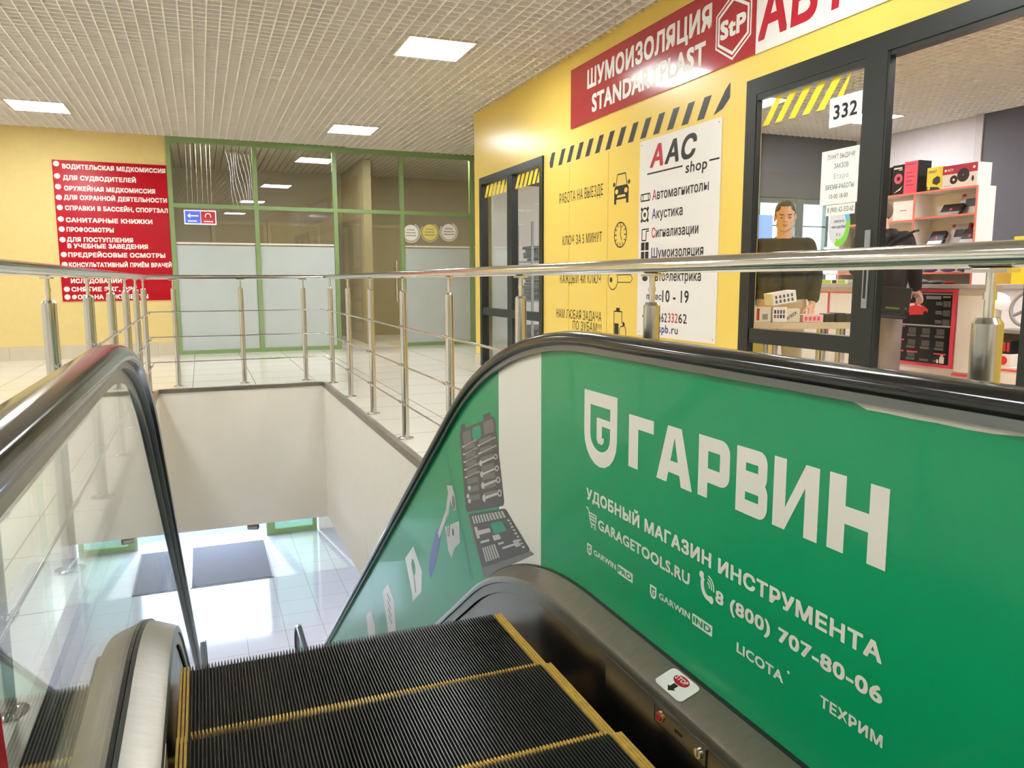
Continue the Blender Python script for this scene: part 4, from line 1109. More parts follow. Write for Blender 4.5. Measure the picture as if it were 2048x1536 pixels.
# poster cabinet
t = cabinet('cabinet with a black and red product display front, behind the person with the bag', 5.085, 5.98, 'display_cabinet')
MB().box(6.396, 6.419, 5.09, 5.975, .225, .955).build('red_frame', pinkred, t)
bd = MB().box(6.392, 6.3955, 5.125, 5.94, .255, .925); bo = bd.build('display_board', M('board_black', '#0D0C0E', .3), t)
bx = 6.3915
pflat(bo, 'silver_line', M('silver_print', '#A9A6A6', .3), bx, [R4(5.94, .905, 5.125, .915), R4(5.94, .603, 5.125, .618)])
pg = [R4(5.40, .86, 5.24, .89), R4(5.22, .875, 5.14, .89)]
for k in range(3): pg += [R4(5.29, .83 - k * .085 - i * .012, 5.22, .836 - k * .085 - i * .012) for i in range(3)]
for r_k in range(3):
    for k in range(5): pg += [R4(5.90 - k * .155, .515 - r_k * .115 - i * .012, 5.80 - k * .155, .521 - r_k * .115 - i * .012) for i in range(2)]
pflat(bo, 'small_print', M('board_grey_print', '#8B8785', .5), bx, pg)
pflat(bo, 'red_tab', pinkred, bx - .0004, [R4(5.9, .585, 5.62, .598), R4(5.9, .455, 5.62, .468), R4(5.75, .345, 5.62, .358), R4(5.58, .345, 5.46, .358), R4(5.28, .345, 5.15, .358)])
pp = []
for r_k in range(3):
    for k in range(5):
        if r_k < 2 or k < 3: pp.append(R4(5.885 - k * .155, .53 - r_k * .115, 5.80 - k * .155, .585 - r_k * .115))
for k in range(3): pp.append(R4(5.21, .79 - k * .085, 5.135, .845 - k * .085))
for q_ in pp: pflat(bo, 'product_picture', M('board_product', '#56524C', .4, var=.4, vscale=40), bx - .0002, [q_])
pflat(bo, 'bottle_picture', white_pr, bx - .0006, [R4(5.215, .265, 5.165, .325), R4(5.205, .328, 5.175, .342), R4(5.245, .265, 5.225, .30)])
pflat(bo, 'red_car_picture', M('car_red', '#D8323A', .3), bx - .0006, [[(5.66, .70), (5.38, .715), (5.37, .76), (5.42, .795), (5.50, .825), (5.58, .82), (5.66, .765)]])
pflat(bo, 'car_window_picture', M('car_glass', '#E9E4E4', .3), bx - .0008, [[(5.60, .785), (5.52, .80), (5.53, .818), (5.58, .812)], [(5.50, .80), (5.44, .79), (5.48, .812)]])
pflat(bo, 'car_wheel_picture', black_pr, bx - .0009, [C4(5.60, .715, .024, 14), C4(5.40, .725, .022, 14)])
t = cabinet('white cabinet with a plain door right of the black product display', 4.66, 5.084)
MB().box(6.40, 6.419, 4.68, 5.07, .20, .90).build('door', white_lam, t, bevel=.002)
MB().cyl((6.385, 4.74, .50), (6.40, 4.74, .50), .014, n=14).build('knob', dark_plastic, t, smooth=True)
MB().box(6.395, 6.419, 4.66, 5.084, .165, .185).build('pink_edge', pinkred, t)
for y0, y1, lab in ((5.982, 6.64, 'white cabinet left of the black product display, behind the display glass'), (6.642, 7.10, 'white cabinet with a pink outlined door, behind the standing man in the sweater'), (7.102, 7.54, 'white cabinet at the far left end of the worktop')):
    t = cabinet(lab, y0, y1)
    MB().box(6.405, 6.419, y0 + .02, y1 - .02, .42, .90).build('door', white_lam, t, bevel=.002)
    e = MB()
    for q in ((y0 + .02, y1 - .02, .90, .912), (y0 + .02, y1 - .02, .408, .42), (y0 + .008, y0 + .02, .408, .912)): e.box(6.403, 6.419, q[0], q[1], q[2], q[3])
    e.build('pink_edge', pinkred, t)
# shelf unit on the worktop
t = thing('shelf_unit', 'white open shelf unit with salmon edges standing on the worktop', 'shelf', (6.61, 5.75, 1.0))
def shelf_part(name, y0, y1, z0, z1):
    MB().box(6.505, 6.72, y0, y1, z0, z1).build(name, white_lam, t)
    MB().box(6.499, 6.505, y0, y1, z0, z1).build('salmon_edge', salmon, t)
shelf_part('side_panel', 5.03, 5.048, 1.0, 1.88); shelf_part('divider', 5.69, 5.708, 1.0, 1.863); shelf_part('side_panel', 6.62, 6.638, 1.0, 1.88)
shelf_part('top_board', 5.048, 6.62, 1.865, 1.883)
for z in (1.622, 1.352, 1.095): shelf_part('shelf', 5.048, 5.69, z, z + .018)
for z in (1.608, 1.33, 1.095): shelf_part('shelf', 5.708, 6.62, z, z + .018)
MB().box(6.72, 6.726, 5.03, 6.638, 1.0, 1.88).build('back_board', white_lam, t)
# boxes on top of the shelf unit
t = carton('speaker_box', 'plain black box on the shelf top, leftmost next to the door post', 'box', 6.53, 6.68, 6.02, 6.16, 1.884, 2.165, dark_plastic, 'boxes on the shelf top')
t = carton('speaker_box', 'black speaker box with a pink round cone on the shelf top', 'box', 6.53, 6.68, 5.86, 6.01, 1.884, 2.175, dark_plastic, 'boxes on the shelf top')
pflat(t, 'cone_picture', M('cone_pink', '#D9607C', .4), 6.529, [C4(5.93, 2.04, .05)]); pflat(t, 'cone_centre', dark_plastic, 6.5285, [C4(5.93, 2.04, .02)])
pflat(t, 'white_print', white_pr, 6.529, [R4(5.99, 2.135, 5.89, 2.15), R4(5.93, 2.12, 5.885, 2.128), [(5.98, 1.90), (5.95, 1.92), (5.90, 1.95), (5.88, 1.97), (5.90, 1.93)]])
t = carton('speaker_box', 'pink box with a black side on the shelf top', 'box', 6.52, 6.68, 5.70, 5.855, 1.884, 2.19, M('pink_carton', '#E2566E', .45), 'boxes on the shelf top')
pflat(t, 'dark_print', M('pink_dark', '#9E2C48', .5), 6.519, [R4(5.84, 2.16, 5.73, 2.168)] + [R4(5.83, 2.08 - k * .04, 5.83 - .07 - .02 * (k % 2), 2.088 - k * .04) for k in range(4)])
MB().box(6.5195, 6.68, 5.685, 5.6995, 1.884, 2.19).build('black_side', dark_plastic, t)
t = carton('amplifier_box', 'yellow box with a black amplifier picture on the shelf top', 'box', 6.53, 6.68, 5.43, 5.60, 1.884, 2.10, M('yellow_carton', '#E8D845', .5), 'boxes on the shelf top')
stext(MB(), 'SWAT', 5.585, 2.045, .09, .026, .02, X=6.53, off=.0008).build('lettering', M('olive_ink', '#6b6420', .5), t)
pflat(t, 'amplifier_picture', M('amp_ink', '#2b2a22', .5), 6.5292, [[(5.535, 1.95), (5.485, 1.93), (5.45, 1.955), (5.455, 2.0), (5.49, 2.015), (5.53, 1.99)], [(5.60, 1.884), (5.44, 1.884), (5.47, 1.91), (5.60, 1.925)]])
pflat(t, 'yellow_badge', M('yellow_carton', '#E8D845'), 6.529, [C4(5.572, 1.908, .016, 12)])
t = carton('speaker_box', 'crimson and white box with two round speakers on the shelf top, rightmost', 'box', 6.52, 6.70, 5.065, 5.42, 1.884, 2.09, M('cream_carton', '#EADFDC', .5), 'boxes on the shelf top')
pflat(t, 'crimson_band', M('crimson_ink', '#B01C40', .4), 6.5192, [R4(5.42, 2.01, 5.065, 2.09)])
stext(MB(), 'ACV', 5.37, 2.038, .06, .022, .02, X=6.52, off=.0014).build('lettering', white_pr, t)
pflat(t, 'white_dot', white_pr, 6.5188, [C4(5.39, 2.048, .012, 12), C4(5.10, 2.05, .012, 12)])
pflat(t, 'speaker_picture', M('speaker_ink', '#2A1C28', .35), 6.5186, [C4(5.30, 1.957, .040), C4(5.205, 1.99, .062), [(5.108 + .012 * math.cos(a * .5236), 1.95 + .026 * math.sin(a * .5236)) for a in range(12)]])
pflat(t, 'speaker_centre', white_pr, 6.5183, [C4(5.30, 1.957, .012, 12), C4(5.205, 1.99, .004, 8)])
stext(MB(), 'PN-652', 5.40, 1.90, .075, .014, .0, X=6.52, off=.0008).build('model_lettering', grey_plastic, t)
t = carton('white_box', 'plain white box in the left bay of the shelf unit, upper level', 'box', 6.52, 6.66, 5.725, 5.96, 1.627, 1.815, M('white_carton', '#F1EFF1', .5), 'white boxes in the shelf')
pflat(t, 'grey_print', grey_plastic, 6.519, [R4(5.88, 1.718, 5.80, 1.726)])
carton('white_box', 'plain white box in the left bay of the shelf unit, lower level', 'box', 6.52, 6.66, 5.725, 5.90, 1.349, 1.50, M('white_carton', '#F1EFF1'), 'white boxes in the shelf')
t = carton('filter_box', 'dark box with yellow lettering in the shelf, seen right of the round sticker', 'box', 6.52, 6.66, 6.30, 6.50, 1.349, 1.56, M('filter_carton', '#3A3C38', .5))
stext(MB(), 'MANN', 6.485, 1.39, .15, .03, .02, X=6.52, off=.0008).build('lettering', M('filter_yellow', '#D8CF2A', .5), t); stext(MB(), 'FILTER', 6.485, 1.355, .15, .028, .02, X=6.52, off=.0008).build('lettering', M('filter_yellow', '#D8CF2A', .5), t)
carton('radio_box', 'black radio box in the shelf behind the round sticker, upper level', 'box', 6.53, 6.68, 6.28, 6.58, 1.627, 1.79, dark_plastic)
# amplifiers leaning in the right bay
def leaning(name, label, y, z, w, h, d, mat, lean, group, logo=True):
    t = thing(name, label, 'amplifier' if logo else 'box', (6.56, y, z), group)
    c_, s_ = math.cos(lean), math.sin(lean)
    Fp = (V3((6.53, y + w / 2, z + .003)), V3((0, -1, 0)), V3((s_, 0, c_)), V3((-c_, 0, s_)))
    MB().obox(Fp, 0, w, 0, h, -d, 0).build('case' if logo else 'carton', mat, t, bevel=.002)
    if logo:
        MB().obox(Fp, w * .44, w * .56, h * .40, h * .60, .0004, .001).build('logo', pinkred, t)
        MB().obox(Fp, 0, w, .0, h * .28, .0004, .0008).build('lower_panel', M('amp_silver', '#B5B1B6', .3, metal=.6), t)
        for k in (0, 1): MB().obox(Fp, w + .002, w + .012, h * (.1 + .45 * k), h * (.45 + .45 * k), -d, .0).build('heat_sink_end', dark_plastic, t)
    return t
amps = 'amplifiers on display in the shelf'
def redbox(label, y, z, w, h):
    t = leaning('amplifier_box', label, y, z, w, h, .03, M('amp_carton', '#C9C4C6', .4), .30, 'amplifier boxes behind the amplifiers', False)
    c_, s_ = math.cos(.30), math.sin(.30)
    Fp = (V3((6.53, y + w / 2, z + .003)), V3((0, -1, 0)), V3((s_, 0, c_)), V3((-c_, 0, s_)))
    MB().obox(Fp, w * .88, w + .001, 0, h, -.031, .001).build('red_side', M('deep_red', '#9A1428', .4), t)
    MB().obox(Fp, .01, w * .2, h * .84, h * .96, .0003, .001).build('red_logo', red_pr, t)
    MB().obox(Fp, w * .25, w * .7, h * .35, h * .72, .0003, .001).build('amplifier_picture', dark_plastic, t)
for o_, y, z, w, h in ((redbox('tilted silver box with a red side, upper right shelf', 5.20, 1.640, .24, .205), 0, 0, 0, 0), (redbox('tilted silver box with a red side, lower right shelf', 5.30, 1.370, .20, .20), 0, 0, 0, 0)): pass
for ob in [o for o in COL.objects if o.get('group') == 'amplifier boxes behind the amplifiers']: ob.location.x += .08
a1 = leaning('amplifier', 'black amplifier tilted on the upper right shelf', 5.345, 1.640, .21, .125, .03, dark_plastic, .6, amps)
a2 = leaning('amplifier', 'black amplifier tilted on the lower right shelf, left one', 5.48, 1.370, .15, .15, .03, dark_plastic, .5, amps)
a3 = leaning('amplifier', 'black amplifier tilted on the lower right shelf, right one', 5.135, 1.370, .16, .155, .03, dark_plastic, .5, amps)
for o_ in (a1, a2, a3): o_.location.x -= .0
# clutter on the worktop
def blob_pack(label, y, z, w, h, mat):
    t = thing('bagged_part', label, 'pack', (6.46, y, z), 'bagged parts on the worktop')
    MB().ell((6.46, y, z + h / 2), .06, w / 2, h / 2, 14, 8).build('pack', mat, t, smooth=True)
blob_pack('grey wrapped part on the worktop, left of the pair', 5.55, 1.001, .20, .05, grey_plastic)
blob_pack('dark grey wrapped part on the worktop, right of the pair', 5.36, 1.001, .17, .04, M('dark_wrap', '#5C5658', .4))
MB
t = thing('red_marker', 'small dark red tool lying on the worktop right of the wrapped parts', 'tool', (6.43, 5.20, 1.0))
MB().cyl((6.43, 5.24, 1.014), (6.43, 5.15, 1.014), .013, n=12).build('handle', M('deep_red', '#9A1428'), t, smooth=True)
for k, (y, w) in enumerate(((5.56, .13), (5.36, .12), (5.18, .14))):
    t = thing('purple_pack', ('left', 'middle', 'right')[k] + ' purple pack lying on the lowest shelf of the right bay', 'pack', (6.6, y, 1.114), 'purple packs on the lowest shelf')
    MB().ell((6.6, y, 1.114 + .022), .07, w / 2, .022, 14, 8).build('pack', M('purple_wrap', '#6A4A78', .35), t, smooth=True)
t = carton('connector_box', 'flat white and green box on the worktop, left of the display post', 'box', 6.375, 6.49, 6.36, 6.80, 1.001, 1.045, M('green_white_carton', '#DDE6CF', .5))
pflat(t, 'green_print', M('lime_ink', '#9CC23C', .5), 6.374, [R4(6.74, 1.006, 6.60, 1.04), R4(6.50, 1.006, 6.40, 1.04)]); pflat(t, 'black_print', black_pr, 6.374, [R4(6.58, 1.006, 6.52, 1.04), R4(6.795, 1.01, 6.76, 1.038)])
carton('grey_box', 'tall grey box standing on the worktop behind the green and white box', 'box', 6.62, 6.72, 6.40, 6.52, 1.001, 1.094, grey_plastic)
t = thing('monitor', 'pale blue monitor standing on the worktop behind the display glass', 'monitor', (6.8, 6.95, 1.0))
MB().box(6.78, 6.81, 6.72, 7.16, 1.10, 1.42).build('housing', M('monitor_white', '#DDE4E8', .4), t, bevel=.004)
MB().box(6.778, 6.7799, 6.735, 7.145, 1.115, 1.405).build('screen', M('screen_lit', '#BFE2F4', .3, emis=.7), t)
MB().cyl((6.80, 6.94, 1.012), (6.80, 6.94, 1.10), .02).build('stand', grey_plastic, t, smooth=True); MB().cyl((6.80, 6.94, 1.0), (6.80, 6.94, 1.012), .09).build('foot', grey_plastic, t, smooth=True)
# hanging goods at the window side, seen left of the man
for k, (x, z0, z1, col) in enumerate(((7.33, 1.35, 1.95, '#7FA6E0'), (7.2, 1.1, 1.28, '#3E6FC4'))):
    t = thing('window_poster', ('pale blue', 'blue')[k] + ' poster on the shop end window left of the man', 'poster', (x + .12, 8.99, z0), 'posters on the end window')
    MB().box(x, x + .24, 8.99, 8.999, z0, z1).build('sheet', M('poster' + str(k), col, .5), t)
# right hand corner behind the rail post
t = thing('pedestal', 'low white pedestal with pink edges behind the nearest rail post', 'stand', (5.95, 4.08, 0))
MB().box(5.72, 6.2, 3.9, 4.34, 0, .375).build('body', white_lam, t); MB().box(5.712, 6.2, 3.9, 4.34, .345, .36).build('pink_edge', pinkred, t)
t = thing('display_stand', 'black stand with a grey top on the white pedestal', 'stand', (6.02, 4.1, .376))
MB().box(5.95, 6.15, 3.92, 4.32, .376, .62).build('body', dark_plastic, t); MB().box(5.90, 6.17, 3.9, 4.36, .621, .65).build('top', grey_plastic, t, bevel=.003)
t = carton('bulb_box', 'small dark box with red stripes on the white pedestal, upper one', 'box', 5.78, 5.88, 4.10, 4.20, .471, .575, dark_plastic, 'boxes on the pedestal')
pflat(t, 'red_stripes', M('bright_red', '#D2222F', .4), 5.779, [R4(4.19 - k * .03, .49, 4.172 - k * .03, .56) for k in range(3)])
t = carton('bulb_box', 'small white and red box on the white pedestal, lower one', 'box', 5.76, 5.88, 4.08, 4.22, .376, .470, white_lam, 'boxes on the pedestal')
pflat(t, 'red_picture', M('bright_red', '#D2222F'), 5.759, [C4(4.14, .42, .035, 12)])
t = thing('steering_wheel', 'grey steering wheel leaning on the stand behind the rail post', 'steering wheel', (5.98, 4.1, .65))
c0 = V3((5.98, 4.10, .825)); U_ = V3((.15, -.98, 0)).normalized(); V_ = V3((.35, .05, .93)).normalized()
MB().tube([c0 + U_ * (.15 * math.cos(a)) + V_ * (.15 * math.sin(a)) for a in [2 * math.pi * i / 28 for i in range(29)]], .014, 10).build('rim', grey_plastic, t, smooth=True)
for a in (90, 210, 330): MB().tube([c0, c0 + U_ * (.145 * math.cos(R(a))) + V_ * (.145 * math.sin(R(a)))], .013, 8).build('spoke', grey_plastic, t, smooth=True)
MB().ell(c0, .045, .05, .05).build('hub', dark_plastic, t, smooth=True)
t = thing('desk_lamp', 'white desk lamp with a tilted shade behind the nearest rail post', 'lamp', (6.2, 4.55, 0))
MB().cyl((6.2, 4.55, 0), (6.2, 4.55, .02), .11, n=24).build('foot', white_lam, t, smooth=True)
MB().tube([(6.2, 4.55, .02), (6.2, 4.53, .70), (6.16, 4.5, .84)], .022, 10).build('stem', white_lam, t, smooth=True)
MB().lathe([(.03, .05), (.06, .04), (.10, -.02), (.11, -.05), (.10, -.05), (.05, .02)], (6.12, 4.47, .88), 20, F=(V3((1, 0, 0)), V3((0, .9, .43)), V3((0, -.43, .9)))).build('shade', white_lam, t, smooth=True)
struct(MB().box(8.90, 8.99, 5.2, 6.75, 0, 1.32).build('wall_mustard', M('mustard_panel', '#B98F2A', .6, var=.15, vscale=3)))
t = thing('yellow_rack', 'tall bright yellow rack post at the right edge of the doorway', 'rack', (8.6, 6.2, 0))
MB().box(8.55, 8.63, 5.95, 6.13, 0, 1.52).build('post', M('rack_yellow', '#E8C81E', .45), t, bevel=.003)
MB().box(8.3, 8.55, 5.97, 6.11, .70, .74).build('arm', M('rack_salmon', '#D98A6A', .5), t); MB().box(8.3, 8.7, 5.9, 6.18, 0, .03).build('foot', M('rack_yellow', '#E8C81E'), t)

# rack with dark sheets, seen through the small glazed double door
t = thing('sheet_rack', 'grey metal rack holding dark sheets behind the small double door', 'rack', (3.7, 8.35, 0))
for x in (3.50, 3.92):
    for y in (8.13, 8.57): MB().box(x - .012, x + .012, y - .012, y + .012, 0, 1.7).build('upright', grey_plastic, t)
for z in (.27, .80, 1.25): MB().box(3.512, 3.908, 8.142, 8.558, z, z + .018).build('shelf', grey_plastic, t)
sh_m = M('insulation_sheet', '#4C4C4A', .8, var=.2)
k = 0
for zs_, n in ((.289, 7), (.819, 9), (1.269, 5)):
    for i in range(n):
        dx, dy = random.uniform(-.03, .03), random.uniform(-.03, .03); z = zs_ + i * .034
        o = MB().box(3.56 + dx, 3.86 + dx, 8.19 + dy, 8.51 + dy, z, z + .030).build('insulation_sheet', sh_m, bevel=.003)
        nm = {0: 'bottom', n - 1: 'top'}.get(i, ('second', 'third', 'fourth', 'fifth', 'sixth', 'seventh', 'eighth')[min(6, max(0, i - 1))] + ' lowest')
        tag(o, nm + ' dark grey sheet of the pile on the rack\'s ' + {.289: 'lower', .819: 'middle', 1.269: 'upper'}[zs_] + ' shelf', 'sheet', 'dark sheets on the rack')
# ------------------------------------------------------------------ table with boxes
tt = thing('display_table', 'pale wooden table with chrome legs in front of the man in the sweater', 'table', (3.55, 4.51, 0), rot=R(-21.5), local=True)
MB().box(0, .96, 0, .45, .70, .745).build('table_top', M('pale_wood', '#CDB896', .45, var=.12, vscale=3, stretch=(1, 8, 1)), tt, bevel=.003)
for x in (.27, .62):
    MB().cyl((x, .10, .012), (x, .10, .70), .034, n=20).cyl((x, .10, 0), (x, .10, .012), .05, n=20).build('leg', chrome, tt, smooth=True)
for x in (.3, .88): MB().cyl((x, .38, 0), (x, .38, .70), .034, n=20).build('leg', chrome, tt, smooth=True)
TR = Matrix.Translation((3.55, 4.51, 0)) @ Matrix.Rotation(R(-21.5), 4, 'Z')
def tbox(name, label, s0, s1, y0, y1, z0, z1, mat, group='small boxes on the display table', rz=0.0, tilt=0.0):
    c_ = TR @ V3(((s0 + s1) / 2, (y0 + y1) / 2, z0))
    t = thing(name, label, 'box', c_, group, rot=R(-21.5 + rz), local=True)
    if tilt: t.rotation_euler = (R(tilt), R(tilt * .4), R(-21.5 + rz))
    w, d, h = (s1 - s0) / 2, (y1 - y0) / 2, z1 - z0
    MB().box(-w, w, -d, d, 0.0005, h).build('carton', mat, t, bevel=.002)
    return t, w, d, h
def fr_(t, nm, mat, d, rs):
    mb = MB()
    for a, b_, c_, e in rs: mb.face([(a, -d - .0006, b_), (c_, -d - .0006, b_), (c_, -d - .0006, e), (a, -d - .0006, e)])
    mb.build(nm, mat, t)
wc = M('white_carton', '#F1EFF1', .5)
t, w, d, h = tbox('parts_box', 'clear and white box with a red strip on the table, leftmost', .08, .225, .03, .15, .7455, .855, M('pale_clear_box', '#E3E2E2', .2))
fr_(t, 'red_strip', red_pr, d, [(-.03, .015, -.01, h - .01)]); fr_(t, 'grey_print', grey_plastic, d, [(.01, .02, .05, .06)])
t, w, d, h = tbox('bulb_kit_box', 'white box with coloured squares on the table, under the perforated box', .235, .335, .02, .14, .7455, .855, wc)
for k, m_ in enumerate((M('ink_teal', '#2E6F73', .5), M('ink_red', '#B33A3C', .5), black_pr, M('ink_blue', '#2C4E7C', .5))): fr_(t, 'coloured_squares', m_, d, [(-w + .008 + k * .021, .03, -w + .022 + k * .021, .055), (-w + .008 + ((k + 2) % 4) * .021, .062, -w + .022 + ((k + 2) % 4) * .021, .088)])
t, w, d, h = tbox('wire_box', 'cream box with diagonal black lettering on the table', .345, .445, .04, .15, .7455, .84, M('cream_box', '#E6DFCC', .5), rz=-12)
mb = MB().text('WIREX', (-w + .015, -d - .0007, .012), (.80, 0, .60), (-.60, 0, .80), .085, .022, .02); mb.build('lettering', black_pr, t)
t, w, d, h = tbox('perforated_box', 'white perforated box lying tilted on top of the other boxes', .22, .40, .02, .15, .861, .945, wc, rz=8, tilt=0)
t.rotation_euler = (R(0), R(-9), R(-13.5)); t.location.z += .017
fr_(t, 'holes', M('hole_grey', '#5a5a5c', .6), d, [(-w + .02 + i * .03, .012 + k * .032, -w + .036 + i * .03, .034 + k * .032) for i in range(5) for k in range(2)])
mb = MB(); mb.face([(-.06, -.03, h + .0006), (.05, -.03, h + .0006), (.05, -.01, h + .0006), (-.06, -.01, h + .0006)]); mb.build('pink_strip', pinkred, t)
t, w, d, h = tbox('pink_box', 'flat pink box on the table, right of the cream lettered box', .455, .60, .03, .16, .7455, .80, M('pink_pale', '#E9B9BE', .5))
fr_(t, 'pink_print', pinkred, d, [(-w + .012 + k * .03, .012, -w + .03 + k * .03, .04) for k in range(4)])
for k in range(3):
    t, w, d, h = tbox('black_box', ('left', 'middle', 'right')[k] + ' small black box in the row on the table, next to the display post', .612 + k * .075, .682 + k * .075, .03, .14, .7455, .805 + .005 * (k % 2), dark_plastic)
for k in range(2):
    c_ = TR @ V3((.17, .30, 0))
    t = carton('yellow_box', ('lower', 'upper') [k] + ' yellow box on the floor shelf under the table', 'box', c_.x - .07, c_.x + .07, c_.y - .06, c_.y + .06, .001 + k * .47, .469 + k * .12, M('yellow_carton', '#E8D845') if k else wc, 'boxes under the table')

# ------------------------------------------------------------------ people
def remesh(o, vox, it=4, fac=.5):
    m = o.modifiers.new('merge', 'REMESH'); m.mode = 'VOXEL'; m.voxel_size = vox; m.use_smooth_shade = True
    s_ = o.modifiers.new('relax', 'SMOOTH'); s_.iterations = it; s_.factor = fac
    return o
def head(mb, C, M3, k=1.0):
    """C: centre of the skull; M3: rotation; face along +y"""
    def e(p, r, rot=None): mb.ell(V3(C) + M3 @ (V3(p) * k), r[0] * k, r[1] * k, r[2] * k, 18, 12, rot=M3)
    def c(a, b_, r0, r1): mb.cap(V3(C) + M3 @ (V3(a) * k), V3(C) + M3 @ (V3(b_) * k), r0 * k, r1 * k, 12)
    e((0, -.006, .02), (.074, .094, .092)); e((0, .028, -.045), (.065, .062, .080)); e((0, .040, -.093), (.051, .044, .034)); e((0, .066, -.108), (.020, .018, .016))
    e((0, .070, .006), (.052, .022, .016)); c((0, .088, -.002), (0, .106, -.034), .008, .0125)
    for s in (-1, 1):
        e((s * .012, .096, -.037), (.0095, .010, .008)); e((s * .040, .056, -.040), (.022, .024, .024)); e((s * .031, .078, -.010), (.015, .010, .008))
        e((s * .076, -.004, -.022), (.009, .020, .032)); e((s * .050, .02, -.075), (.018, .03, .03))
    e((0, .082, -.066), (.023, .012, .0055)); e((0, .081, -.076), (.019, .012, .006))
def face_parts(t, C, M3, k=1.0):
    def e(mb, p, r): return mb.ell(V3(C) + M3 @ (V3(p) * k), r[0] * k, r[1] * k, r[2] * k, 12, 8, rot=M3)
    for s in (-1, 1):
        e(MB(), (s * .031, .089, .010), (.019, .006, .0045)).build('eyebrow', M('brow_brown', '#5B4638', .7), t, smooth=True)
        e(MB(), (s * .031, .0865, -.0125), (.0125, .004, .0032)).build('eye', M('eye_dark', '#3a2c26', .3), t, smooth=True)
    e(MB(), (0, .0895, -.0705), (.020, .0065, .0042)).build('lips', M('lip_pink', '#B9746A', .5), t, smooth=True)
def hair(t, C, M3, mat, k=1.0):
    mb = MB()
    q = MB().ell((0, -.007, .022), .0785, .0985, .0965, 36, 26)
    keep = []
    for f in q.f:
        m_ = sum((q.v[i] for i in f), V3()) / len(f)
        lim = .078 if m_.y > .06 else (.030 if m_.y > .02 else (-.015 if m_.y > -.02 else -.055))
        if m_.z > lim: keep.append(f)
    mb.add([V3(C) + M3 @ (v * k) for v in q.v], keep)
    o = mb.build('hair', mat, t, smooth=True)
    s_ = o.modifiers.new('thick', 'SOLIDIFY'); s_.thickness = .008; s_.offset = -1
    return o
def hand(mb, w, d, nrm, side, curl=.35, k=1.0):
    """w wrist, d direction of the hand, nrm back of the hand normal, side +1/-1 which way the thumb points"""
    w = V3(w); d = V3(d).normalized(); nrm = V3(nrm); nrm = (nrm - d * nrm.dot(d)).normalized(); sd_ = d.cross(nrm).normalized() * side
    mb.cap(w - d * .03, w + d * .015, .026 * k, .025 * k)
    for a in (-1.0, -.35, .35, 1.0): mb.cap(w + sd_ * (.014 * a * k) + d * .015, w + sd_ * (.026 * a * k) + d * (.082 * k), .0155 * k, .0125 * k)
    for i, (a, ln) in enumerate(((1.0, .068), (.34, .076), (-.33, .070), (-1.0, .055))):
        p = w + sd_ * (.0265 * a * k) + d * (.085 * k)
        dd = (d + sd_ * (.07 * a)).normalized(); ang = curl * (1 + .12 * i)
        for j, fr in enumerate((.44, .31, .25)):
            ca = ang * (.5 + j * .7)
            v = (dd * math.cos(ca) - nrm * math.sin(ca)).normalized()
            q = p + v * (ln * fr * k)
            mb.cap(p, q, (.0098 - .0012 * j) * k, (.0090 - .0012 * j) * k, 10); p = q
    p = w + sd_ * (.022 * k) + d * (.022 * k)
    for ln, th, r0, r1 in ((.040, .75, .014, .011), (.030, .45, .0105, .0095), (.024, .35, .0095, .008)):
        v = (d * math.cos(th) + sd_ * math.sin(th) - nrm * .28).normalized(); q = p + v * (ln * k); mb.cap(p, q, r0 * k, r1 * k, 10); p = q
I3 = Matrix.Identity(3)
# man in the sweater, facing the table
p1 = thing('person', 'man in a dark olive sweater and beige trousers looking down behind the table', 'person', (4.26, 4.92, 0), rot=R(139.0), local=True)
b = MB(); C1 = V3((0, .03, 1.545)); T1 = Matrix.Rotation(R(-10), 3, 'X') @ Matrix.Rotation(R(4), 3, 'Z')
head(b, C1, T1, .98)
b.cap((0, -.005, 1.49), (0, -.015, 1.34), .053, .062); b.cap((-.10, -.015, 1.30), (.10, -.015, 1.30), .06, .06); b.cap((0, -.02, 1.26), (0, -.01, .95), .085, .085)
for s in (-1, 1):
    b.limb([(s * .17, -.01, 1.30), (s * .235, -.03, 1.07), (s * .225, .075, .87)], [.045, .036, .027])
    hand(b, (s * .225, .078, .865), (-s * .10, .35, -.93), (s * .8, .45, .2), -s, .5)
    b.limb([(s * .085, 0, .90), (s * .09, .015, .48), (s * .095, -.01, .09)], [.075, .05, .04]); b.cap((s * .095, -.02, .05), (s * .105, .12, .04), .038, .034)
b.cap((-.07, 0, .95), (.07, 0, .95), .09, .09)
remesh(b.build('body', skin_m, p1), .0046, 3)
face_parts(p1, C1, T1, .98); hair(p1, C1, T1, M('short_brown_hair', '#4A3D34', .8, var=.25, vscale=80), .98)
c = MB()
c.cap((-.12, -.012, 1.30), (.12, -.012, 1.30), .075, .075); c.cap((-.085, 0, 1.22), (-.075, .01, .98), .118, .118); c.cap((.085, 0, 1.22), (.075, .01, .98), .118, .118); c.cap((-.07, .012, .95), (.07, .012, .95), .122, .122); c.cap((0, .0, 1.29), (0, -.006, 1.322), .088, .070)
for s in (-1, 1): c.limb([(s * .165, -.012, 1.30), (s * .24, -.032, 1.08), (s * .232, .06, .905)], [.076, .060, .046])
sw_ = remesh(c.build('sweater', M('olive_black_knit', '#1A1B18', .9, var=.15, vscale=30, bump=.2, bscale=120), p1), .011, 6)
MB().tube([(.066 * math.cos(a), -.010 + .066 * math.sin(a), 1.362 - .022 * math.sin(a)) for a in [2 * math.pi * i / 24 for i in range(25)]], .012, 8).build('collar', M('olive_black_rib', '#211F18', .9), sw_, smooth=True)
c = MB()
c.cap((-.07, .005, .87), (.07, .005, .87), .118, .118)
for s in (-1, 1): c.limb([(s * .085, .005, .84), (s * .092, .018, .47), (s * .097, -.012, .10)], [.105, .078, .066])
